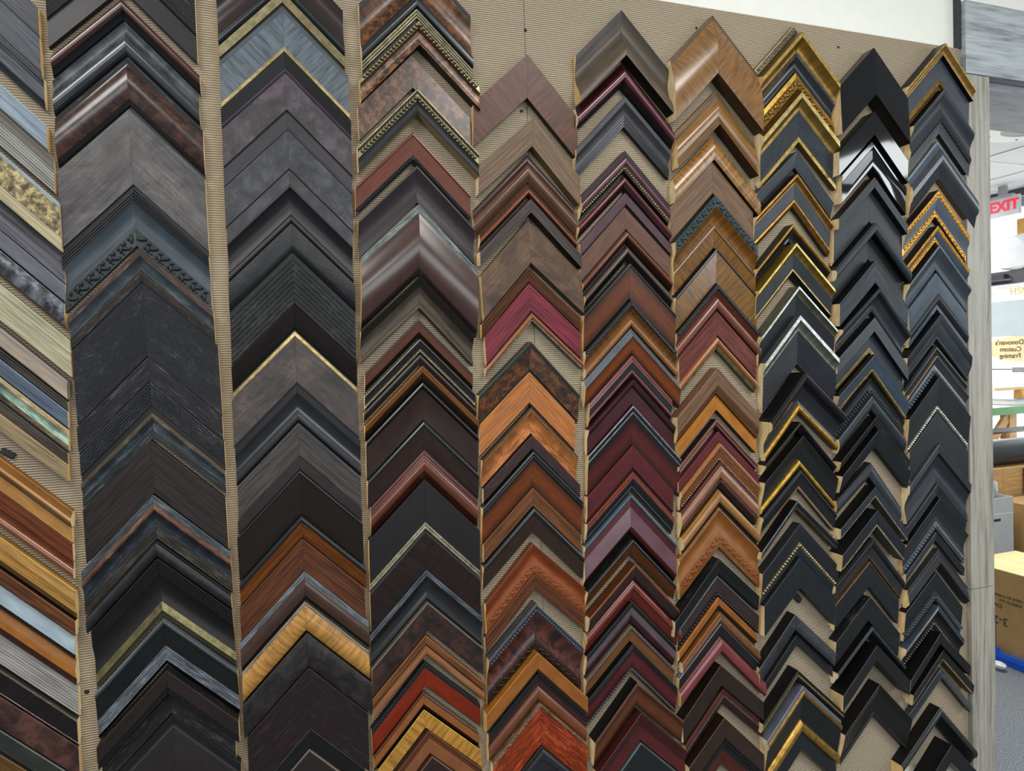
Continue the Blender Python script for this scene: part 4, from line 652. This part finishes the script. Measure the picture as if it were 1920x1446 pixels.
w = MB(); w.box((5.497, 1.36, .12), (5.501, 3.54, 2.0), glass); w.box((5.497, 1.36, 2.1), (5.501, 3.54, 2.66), glass); w.build('glass_pane', wo)
def text(name, body, loc, size, mat, xdir, ydir, parent=None, ext=.001, bold=0):
    cu = bpy.data.curves.new(name, 'FONT'); cu.body = body; cu.size = size; cu.extrude = ext; cu.offset = bold; cu.align_x = 'CENTER'; cu.align_y = 'CENTER'
    o = bpy.data.objects.new(name, cu); C.objects.link(o); cu.materials.append(mat)
    X, Y = Vector(xdir), Vector(ydir); Z = X.cross(Y)
    o.matrix_world = Matrix(((X.x, Y.x, Z.x, loc[0]), (X.y, Y.y, Z.y, loc[1]), (X.z, Y.z, Z.z, loc[2]), (0, 0, 0, 1)))
    bpy.context.view_layer.update()
    me = bpy.data.meshes.new_from_object(o.evaluated_get(bpy.context.evaluated_depsgraph_get())); mw = o.matrix_world.copy()
    bpy.data.objects.remove(o); o = link(name, me); o.matrix_world = mw
    if parent is not None: o.parent = parent; o.matrix_parent_inverse = Matrix.Translation(-parent.location)
    return o
# EXIT sign hung from the ceiling
ex = thing('exit_sign', 'white hanging sign with red EXIT letters below the ceiling', 'exit sign', (5.2, 2.48, 2.49))
def part(name, boxes, mat, parent):
    b = MB(); L = parent.location
    for lo, hi in boxes: b.box([lo[i] - L[i] for i in range(3)], [hi[i] - L[i] for i in range(3)], mat)
    return b.build(name, parent)
part('sign_panel', [((5.19, 2.355, 2.486), (5.215, 2.6, 2.624))], plain('sign_grey', 'c9ccd2', .5, 30, .03), ex)
part('ceiling_mount', [((5.185, 2.40, 2.622), (5.22, 2.56, 2.64)), ((5.192, 2.45, 2.64), (5.213, 2.51, 2.7115))], plain('sign_mount_grey', 'a5a8ac', .5, 30, .05), ex)
RED = plain('exit_red', 'e0103c', .5, 20, .05, emit=.6)
text('exit_letters', 'EXIT', (5.188, 2.466, 2.555), .108, RED, (0, -1, 0), (0, 0, 1), ex, .001, .0035)
# round ceiling vent
v = thing('ceiling_vent', 'round white ceiling vent with grey perforated centre', 'ceiling vent', (3.98, 1.42, 2.7))
def ring(r0, r1, z0, z1, mat, n=40):
    b = MB()
    for k in range(n):
        a, c = 2 * math.pi * k / n, 2 * math.pi * (k + 1) / n
        P = lambda r, t, z: (r * math.cos(t), r * math.sin(t), z)
        b.face([P(r0, a, z0), P(r0, c, z0), P(r1, c, z0), P(r1, a, z0)], mat); b.face([P(r1, a, z0), P(r1, c, z0), P(r1, c, z1), P(r1, a, z1)], mat)
        if r0 > 0: b.face([P(r0, a, z0), P(r0, a, z1), P(r0, c, z1), P(r0, c, z0)], mat)
    return b
ring(.17, .265, -.004, .012, plain('vent_white', 'eff1ee', .5, 30, .02)).build('rim', v)
ring(0, .171, .003, .012, plain('vent_mesh', 'b9bab4', .7, 900, .3)).build('grille', v)
for k in range(6):
    b = MB(); add_tube(b, [(.22 * math.cos(k * 1.05), .22 * math.sin(k * 1.05), -.004), (.22 * math.cos(k * 1.05), .22 * math.sin(k * 1.05), -.0065)], .006, SCREW); b.build('screw', v)
# sprinkler, emergency lamp
sp = thing('sprinkler', 'small white fire sprinkler on the ceiling above the exit sign', 'sprinkler', (5.0, 2.47, 2.66)); b = MB(); W_ = plain('sprinkler_white', 'd5d7d9', .4, 30, .05)
add_tube(b, [(0, 0, .0595), (0, 0, .045), (0, 0, .03)], [.035, .03, .012], W_, 16); b.build('collar', sp, 40)
b = MB(); add_tube(b, [(0, 0, .03), (0, 0, .01), (0, 0, .008)], [.008, .008, .02], W_, 12); b.build('nozzle', sp, 40)
em = thing('emergency_lamp', 'grey round emergency lamp at the right edge beside the exit sign', 'lamp', (5.4, 2.46, 2.6)); b = MB()
add_tube(b, [(.05, 0, 0), (0, 0, 0), (-.03, 0, 0)], [.02, .038, .03], plain('lamp_grey', '8f949b', .4, 30, .1), 16); b.build('lamp_head', em, 40)
part('mount_arm', [((5.44, 2.45, 2.59), (5.452, 2.47, 2.61))], FRM, em)
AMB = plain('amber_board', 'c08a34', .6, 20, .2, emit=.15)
def plate(name, label, cat, lo, hi, mat):
    b = MB(); o = ((lo[0] + hi[0]) / 2, (lo[1] + hi[1]) / 2, lo[2]); b.box([lo[i] - o[i] for i in range(3)], [hi[i] - o[i] for i in range(3)], mat)
    e = b.build(name); e.location = o; bv = e.modifiers.new('edge', 'BEVEL'); bv.width = .002; bv.segments = 2; return tag(e, label, cat)
plate('wooden_board', 'small amber wooden board standing behind the white bundle under the exit sign', 'board', (5.522, 2.50, 2.101), (5.536, 2.60, 2.50), AMB)
plate('wooden_board', 'amber wooden board at the right edge of the photo above the transom', 'board', (5.522, 2.27, 2.101), (5.536, 2.415, 2.56), AMB)
def crumple(name, label, cat, loc, sx, sy, sz, mat, amp, seed, hard=1):
    rnd = random.Random(seed); bm = bmesh.new(); bmesh.ops.create_icosphere(bm, subdivisions=4, radius=1)
    dirs = [(Vector([rnd.gauss(0, 1) for _ in range(3)]).normalized(), rnd.uniform(.55, 1)) for _ in range(34)]
    for vtx in bm.verts:
        n = vtx.co.normalized(); d = min(min((k / max(.12, n.dot(dv)) for dv, k in dirs if n.dot(dv) > .12), default=1), 1.35)
        vtx.co = n * (1 - amp + amp * d)
    for vtx in bm.verts: vtx.co = Vector((vtx.co.x * sx, vtx.co.y * sy, vtx.co.z * sz))
    lo = min(v_.co.z for v_ in bm.verts)
    for vtx in bm.verts: vtx.co.z -= lo
    me = bpy.data.meshes.new(name); bm.to_mesh(me); bm.free(); me.materials.append(mat); o = link(name, me); o.location = loc
    return tag(o, label, cat)
PLAS = plain('white_plastic', 'd9dde1', .4, 9, .08)
crumple('plastic_bundle', 'crumpled white plastic bundle on the dark bar under the exit sign', 'bundle', (5.44, 2.56, 2.1005), .06, .19, .2, PLAS, .85, 3)
part_closer = thing('door_closer', 'dark door closer mounted on the bar above the glass', 'door closer', (5.44, 2.7, 2.02))
part('body', [((5.40, 2.62, 2.03), (5.4495, 2.8, 2.075))], plain('closer_dark', '3a3a40', .4, 40, .1), part_closer)
part('arm', [((5.38, 2.55, 2.022), (5.40, 2.78, 2.034))], FRM, part_closer)
# things on the glass
plate('window_view_panel', 'pale grey-blue rectangular panel standing in for the window view above the oval sign', 'backdrop', (5.485, 1.9, 1.59), (5.492, 2.86, 1.87), plain('pale_window_view', 'a9b6bc', .7, 10, .03, emit=.25))  # panel added in place of the grey-blue view through the window
ban = thing('window_banner', 'white paper banner with faint yellow letters on the glass', 'banner', (5.49, 2.5, 1.89))
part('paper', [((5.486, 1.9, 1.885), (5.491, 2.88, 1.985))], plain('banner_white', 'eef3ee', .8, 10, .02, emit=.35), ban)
text('letters', 'HSN', (5.484, 2.56, 1.935), .075, plain('pale_yellow', 'cfc25a', .8, 20, .05, emit=.2), (0, -1, 0), (0, 0, 1), ban, .0005)
text('faded_letters', 'els', (5.484, 2.77, 1.93), .05, plain('pale_green', '9fcfb8', .8, 20, .05, emit=.2), (0, -1, 0), (0, 0, 1), ban, .0005)
sg = thing('shop_sign', 'cream oval window sign with mirrored brown lettering', 'sign', (5.49, 2.49, 1.49))
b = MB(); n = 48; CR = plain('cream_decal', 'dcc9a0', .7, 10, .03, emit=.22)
ep = [((.34 * math.cos(2 * math.pi * k / n)), .108 * math.sin(2 * math.pi * k / n)) for k in range(n)]
b.face([(-.003, y, z) for y, z in ep][::-1], CR); b.face([(.003, y, z) for y, z in ep], CR)
for (y0, z0), (y1, z1) in zip(ep, ep[1:] + ep[:1]): b.face([(-.003, y0, z0), (-.003, y1, z1), (.003, y1, z1), (.003, y0, z0)], CR)
b.build('oval_panel', sg)
BR = plain('sign_brown', '6b5630', .7, 20, .05)
for s_, yy, zz in (("Donovan's", 2.642, 1.540), ('Custom', 2.633, 1.486), ('Framing', 2.636, 1.434)):
    text('lettering', s_, (5.484, yy, zz), .052, BR, (0, 1, 0), (0, 0, 1), sg, .0005, .0006)
text('small_print', '- -- - -- --- -- -', (5.4845, 2.59, 1.375), .02, plain('small_print_grey', '9a9aa2', .7), (0, 1, 0), (0, 0, 1), sg, .0005)
pb = thing('push_bar', 'thin grey push bar across the glass with a grey block', 'push bar', (5.44, 2.5, 1.32))
part('rail', [((5.43, 1.4, 1.325), (5.438, 3.5, 1.333))], FRM, pb); part('bracket', [((5.41, 2.3, 1.305), (5.45, 2.57, 1.345))], plain('bracket_grey', '8b8f92', .5, 30, .1), pb)
# work table
wt = thing('work_table', 'wooden work table with white top and green front edge', 'table', (4.6, 2.55, 0))
PLY = plain('pale_plywood', 'c39a66', .7, 12, .18, stretch=(1, 1, 6))
part('table_top', [((3.9, 2.222, 1.03), (5.38, 2.98, 1.083))], plain('white_laminate', 'e6e8e0', .4, 10, .03), wt)
part('front_edge', [((3.9, 2.2, 1.03), (5.38, 2.2215, 1.082))], plain('green_edge', '4f8a4a', .5, 20, .15), wt)
for x in (4.0, 4.93, 5.3): part('leg', [((x - .035, 2.23, 0), (x + .035, 2.3, 1.0295))], PLY, wt)
part('back_panel', [((3.95, 2.9, .1), (5.36, 2.92, 1.0295))], plain('brown_panel', '7d5f42', .7, 12, .2), wt)
br = MB(); P0, P1 = Vector((4.62 - 4.6, .245 - .56 , .72)), Vector((4.9 - 4.6, .245 - .56, 1.02)); dn = (P1 - P0).normalized().cross(Vector((0, 1, 0))) * .03
for y0, y1 in ((0, .025),):
    A_ = [P0 + dn, P1 + dn, P1 - dn, P0 - dn]; F0 = [p + Vector((0, y0, 0)) for p in A_]; F1 = [p + Vector((0, y1, 0)) for p in A_]
    br.face(F0, PLY); br.face(F1[::-1], PLY)
    for i in range(4): br.face([F0[i], F1[i], F1[(i + 1) % 4], F0[(i + 1) % 4]], PLY)
br.build('brace', wt)
bk = thing('book', 'blue covered book lying on the white table top', 'book', (5.12, 2.36, 1.0835))
part('pages', [((4.98, 2.262, 1.087), (5.33, 2.468, 1.122))], plain('page_white', 'e4e2da', .8, 200, .1), bk)
BLU = plain('blue_cover', '5d7fae', .5, 20, .1); part('cover', [((4.97, 2.25, 1.0837), (5.34, 2.48, 1.087)), ((4.97, 2.25, 1.122), (5.34, 2.48, 1.1255))], BLU, bk)
plate('wood_block', 'tan wood block resting on the blue book', 'wood block', (5.12, 2.3, 1.1257), (5.30, 2.36, 1.19), AMB)
plate('wood_strip', 'pale tan wood strip lying across the wood block', 'wood strip', (4.9, 2.31, 1.1902), (5.42, 2.345, 1.212), plain('pale_strip', 'c8ae7e', .6, 20, .1))
tl = thing('hand_tool', 'thin blue handled tool upright on the table before the glass', 'tool', (5.3, 2.83, 1.0832)); b = MB()
add_tube(b, [(0, 0, 0), (0, 0, .05), (.01, 0, .1)], [.003, .010, .011], plain('tool_black', '2a2e36', .4, 40, .1), 10); b.build('tip', tl, 40)
b = MB(); add_tube(b, [(.01, 0, .1), (.012, 0, .12)], .0115, plain('tool_brass', 'c3a04a', .35, 40, .1, .8), 10); b.build('ferrule', tl, 40)
b = MB(); add_tube(b, [(.012, 0, .12), (.02, 0, .24), (.024, .006, .31), (.03, .02, .37)], [.011, .014, .011, .004], plain('tool_blue', '4d6f9c', .4, 40, .1), 10); b.build('handle', tl, 40)
# crate, roll, frames
cr_ = thing('wooden_crate', 'rough pine wooden crate under the black roll', 'crate', (4.1, 1.95, 0))
part('side_panel', [((3.5, 1.68, .0), (4.05, 1.70, .784)), ((4.052, 1.68, .0), (4.9, 1.70, .784)), ((3.5, 2.18, 0), (4.9, 2.2, .784))], PLY, cr_)
part('top_panel', [((3.5, 1.7005, .764), (4.9, 2.1795, .7835))], PLY, cr_)
rl = thing('paper_roll', 'large black roll lying on the pine crate', 'roll', (4.1, 1.78, .8635)); b = MB(); BK = plain('black_roll_vinyl', '22262e', .35, 12, .2)
add_tube(b, [(-.6, 0, 0), (.8, 0, 0)], .078, BK, 32); b.build('roll', rl, 40)
b = MB(); add_tube(b, [(.8005, 0, 0), (.806, 0, 0)], .03, PLY, 20); b.build('core', rl, 40)
def open_frame(name, label, loc, wd_, ht, tilt, bar, mat):
    o = thing(name, label, 'picture frame', loc); o.rotation_euler = (tilt, 0, 0)
    for lo, hi in (((-wd_ / 2, -.012, 0), (wd_ / 2, .012, bar)), ((-wd_ / 2, -.012, ht - bar), (wd_ / 2, .012, ht)), ((-wd_ / 2, -.012, bar), (-wd_ / 2 + bar, .012, ht - bar)), ((wd_ / 2 - bar, -.012, bar), (wd_ / 2, .012, ht - bar))):
        b = MB(); b.box(lo, hi, mat); b.build('frame_rail', o)
    return o
BKF = plain('black_frame_paint', '1b1c20', .35, 60, .2)
open_frame('picture_frame', 'empty black picture frame tilted back behind the black roll', (4.4, 1.955, .797), .9, .2, math.radians(-38), .03, BKF)
open_frame('picture_frame', 'black picture frame leaning on the pine crate at the right edge', (4.36, 1.645, .0005), .3, .775, math.radians(-1.2), .035, BKF)
WB = plain('white_card', 'b9bfc6', .8, 12, .05); CB = plain('cardboard', 'a98756', .85, 14, .08); CBY = plain('cardboard_top', 'dccb97', .85, 10, .05); IN = plain('box_inside', '3d3026', .9, 12, .2)
def carton(name, label, lo, hi, mat, top=None, open_=False):
    o = thing(name, label, 'box', ((lo[0] + hi[0]) / 2, (lo[1] + hi[1]) / 2, lo[2])); t = .004
    part('carton_wall', [((lo[0], lo[1], lo[2]), (hi[0], lo[1] + t, hi[2])), ((lo[0], hi[1] - t, lo[2]), (hi[0], hi[1], hi[2])), ((lo[0], lo[1] + t, lo[2]), (lo[0] + t, hi[1] - t, hi[2])), ((hi[0] - t, lo[1] + t, lo[2]), (hi[0], hi[1] - t, hi[2])), ((lo[0] + t, lo[1] + t, lo[2]), (hi[0] - t, hi[1] - t, lo[2] + t))], mat, o)
    if not open_:
        m = (lo[0] + hi[0]) / 2
        for a, c in ((lo[0], m - .001), (m + .001, hi[0])): part('flap', [((a, lo[1], hi[2] + .0003), (c, hi[1], hi[2] + .004))], top or mat, o)
    return o
wbx = carton('cardboard_box', 'open pale grey cardboard box with foil bag on top', (3.3, 1.47, 0), (3.83, 1.62, .676), WB, open_=True)
part('seam', [((3.3, 1.4685, .585), (3.83, 1.4699, .589))], plain('seam_white', 'd9dde2', .8), wbx)
part('hand_hole', [((3.66, 1.4683, .548), (3.73, 1.4698, .562))], IN, wbx)
crumple('foil_bag', 'crumpled silver foil bag poking out of the pale grey box', 'bag', (3.75, 1.545, .60), .07, .05, .105, plain('silver_foil', 'c8ccd2', .25, 25, .3, .6), .8, 9)
plate('wood_strip', 'short tan board standing before the pale grey box', 'board', (3.55, 1.425, 0), (3.615, 1.44, .585), CB)
carton('cardboard_box', 'plain brown cardboard box right of the pale grey one', (3.9, 1.42, 0), (4.3, 1.62, .62), CB)
bx_ = carton('cardboard_box', 'big brown cardboard box with upside-down black print on blue tray', (3.225, .75, .046), (3.6, 1.3, .438), CB, CBY)
INK = plain('box_ink', '3b352c', .8)
def upside(s_, y, z, sz): return text('print', s_, (3.2235, y, z), sz, INK, (0, 1, 0), (0, 0, -1), bx_, .0004)
upside('MADE IN CHINA', 1.075, .319, .0185); upside('ENESCO, LLC', 1.066, .296, .0185); upside('Dep', 1.13, .268, .03); upside('(', 1.143, .24, .026); upside('3-2', 1.112, .198, .055)
part('packing_tape', [((3.2238, 1.135, .05), (3.2247, 1.175, .17))], plain('brown_tape', '8d6a3c', .4, 20, .1), bx_)
tr = thing('plastic_tray', 'bright blue plastic tray under the big brown box', 'tray', (3.4, 1.03, 0)); BL = plain('blue_plastic', '1560d8', .4, 20, .08)
part('base', [((3.2, .72, .0005), (3.64, 1.34, .045))], BL, tr); part('rim', [((3.19, .71, .03), (3.2, 1.35, .055)), ((3.19, 1.1, .055), (3.2, 1.135, .075)), ((3.19, 1.2, .055), (3.2, 1.21, .08))], BL, tr)
crumple('crumpled_paper', 'small crumpled white paper on the grey carpet by the tray', 'paper', (3.13, 1.055, .0005), .03, .04, .02, PLAS, .7, 5)

CLIP = plain('black_clip_plastic', '17181a', .5, 60, .2)
def clip(p, label, rz, lx=.012, lz=.007, mat=None, nm='hanging_clip', cat='clip'):
    o = thing(nm, label, cat, (p[0], 0, p[1])); o.rotation_euler = (0, rz, 0); b = MB(); b.box((-lx, -.004, -lz), (lx, -.0002, lz), mat or CLIP); b.box((-lx * .3, -.006, -lz * .6), (lx, -.0041, lz * .2), mat or CLIP); q = b.build('tab', o); bv = q.modifiers.new('edge', 'BEVEL'); bv.width = .0007
clip((1.0509, 0.9715), "small black clip on the bare board under the wide plain charcoal sample", .8)
clip((-0.3797, 1.3923), "black clip on the bare board in the leftmost column above the honey brown stepped sample", .6, .010, .0045)
clip((1.3054, 1.1328), "pale paper tag on the bare board between two silver beaded black samples", .75, .014, .005, WB, "paper_tag", "tag")

# ---------------------------------------------------------------- light and camera
wd = bpy.data.worlds.new('World'); S.world = wd; wd.use_nodes = True
bg = wd.node_tree.nodes['Background']; bg.inputs['Color'].default_value = (.93, .97, 1, 1); bg.inputs['Strength'].default_value = .27
def area(name, loc, target, sx, sy, power, color=(1, 1, 1)):
    l = bpy.data.lights.new(name, 'AREA'); l.shape = 'RECTANGLE'; l.size = sx; l.size_y = sy; l.energy = power; l.color = color
    o = bpy.data.objects.new(name, l); C.objects.link(o); o.location = loc
    o.rotation_euler = (Vector(target) - Vector(loc)).to_track_quat('-Z', 'Y').to_euler(); return o
area('ceiling_and_fill_light', (-.7, -1.35, 2.7), (-.7, -1.35, 0), .6, 1.2, 29, (1, .98, .95))
area('ceiling_and_fill_light', (1.0, -1.45, 2.7), (1.0, -1.45, 0), .6, 1.2, 29, (1, .98, .95))
area('ceiling_and_fill_light', (3.75, -2.4, 2.7), (3.75, -2.4, 0), .8, 1.0, 30, (.93, .98, 1))
area('ceiling_and_fill_light', (.2, -3.9, 2.7), (.2, -3.9, 0), .6, 1.2, 26, (1, .98, .95))
area('window_and_fill_light', (1.0, -6.5, 1.9), (.8, 0, 1.6), 4.5, 1.4, 85, (.88, .95, 1))
area('window_and_fill_light', (5.4, -3.0, 2.0), (1.2, 0, 1.6), 2.4, 1.3, 48, (.86, .94, 1))
area('window_and_fill_light', (-4.2, -2.6, 1.9), (.5, 0, 1.5), 2.0, 1.2, 34, (.95, .98, 1))  # unseen fill added from the left to brighten the cut ends
area('ceiling_and_fill_light', (3.2, 1.5, 2.66), (3.2, 1.5, 0), 1.2, .6, 42, (1, .98, .95))  # unseen lamp added because the shop ceiling blocks the ambient light
area('ceiling_and_fill_light', (4.4, 3.2, 2.66), (4.4, 3.2, 0), 1.2, .6, 30, (1, .98, .95))  # second unseen lamp, added to brighten the shop and its ceiling
area('window_and_fill_light', (5.38, 2.4, 1.2), (3.6, 1.4, 1.6), 1.6, 1.6, 25, (.95, .98, 1))
cam = bpy.data.cameras.new('Camera'); cam.sensor_width = 36; cam.lens = 1283.636 / 1920 * 36; cam.clip_start = .02
co = bpy.data.objects.new('Camera', cam); C.objects.link(co)
yaw, pitch, roll = 3.30836309e-01, -3.15570340e-02, -3.29272180e-02
def T(x, y, z):
    c, s = math.cos(roll), math.sin(roll); x, y = c * x - s * y, s * x + c * y
    c, s = math.cos(pitch), math.sin(pitch); y, z = c * y + s * z, -s * y + c * z
    c, s = math.cos(yaw), math.sin(yaw); return Vector((c * x + s * z, -s * x + c * z, y))
r, u, f = T(1, 0, 0), T(0, 1, 0), T(0, 0, 1)
co.matrix_world = Matrix(((r.x, u.x, -f.x, 0), (r.y, u.y, -f.y, -1.2), (r.z, u.z, -f.z, 1.5), (0, 0, 0, 1)))
S.camera = co
S.view_settings.view_transform = 'Standard'; S.view_settings.look = 'None'; S.view_settings.exposure = .2
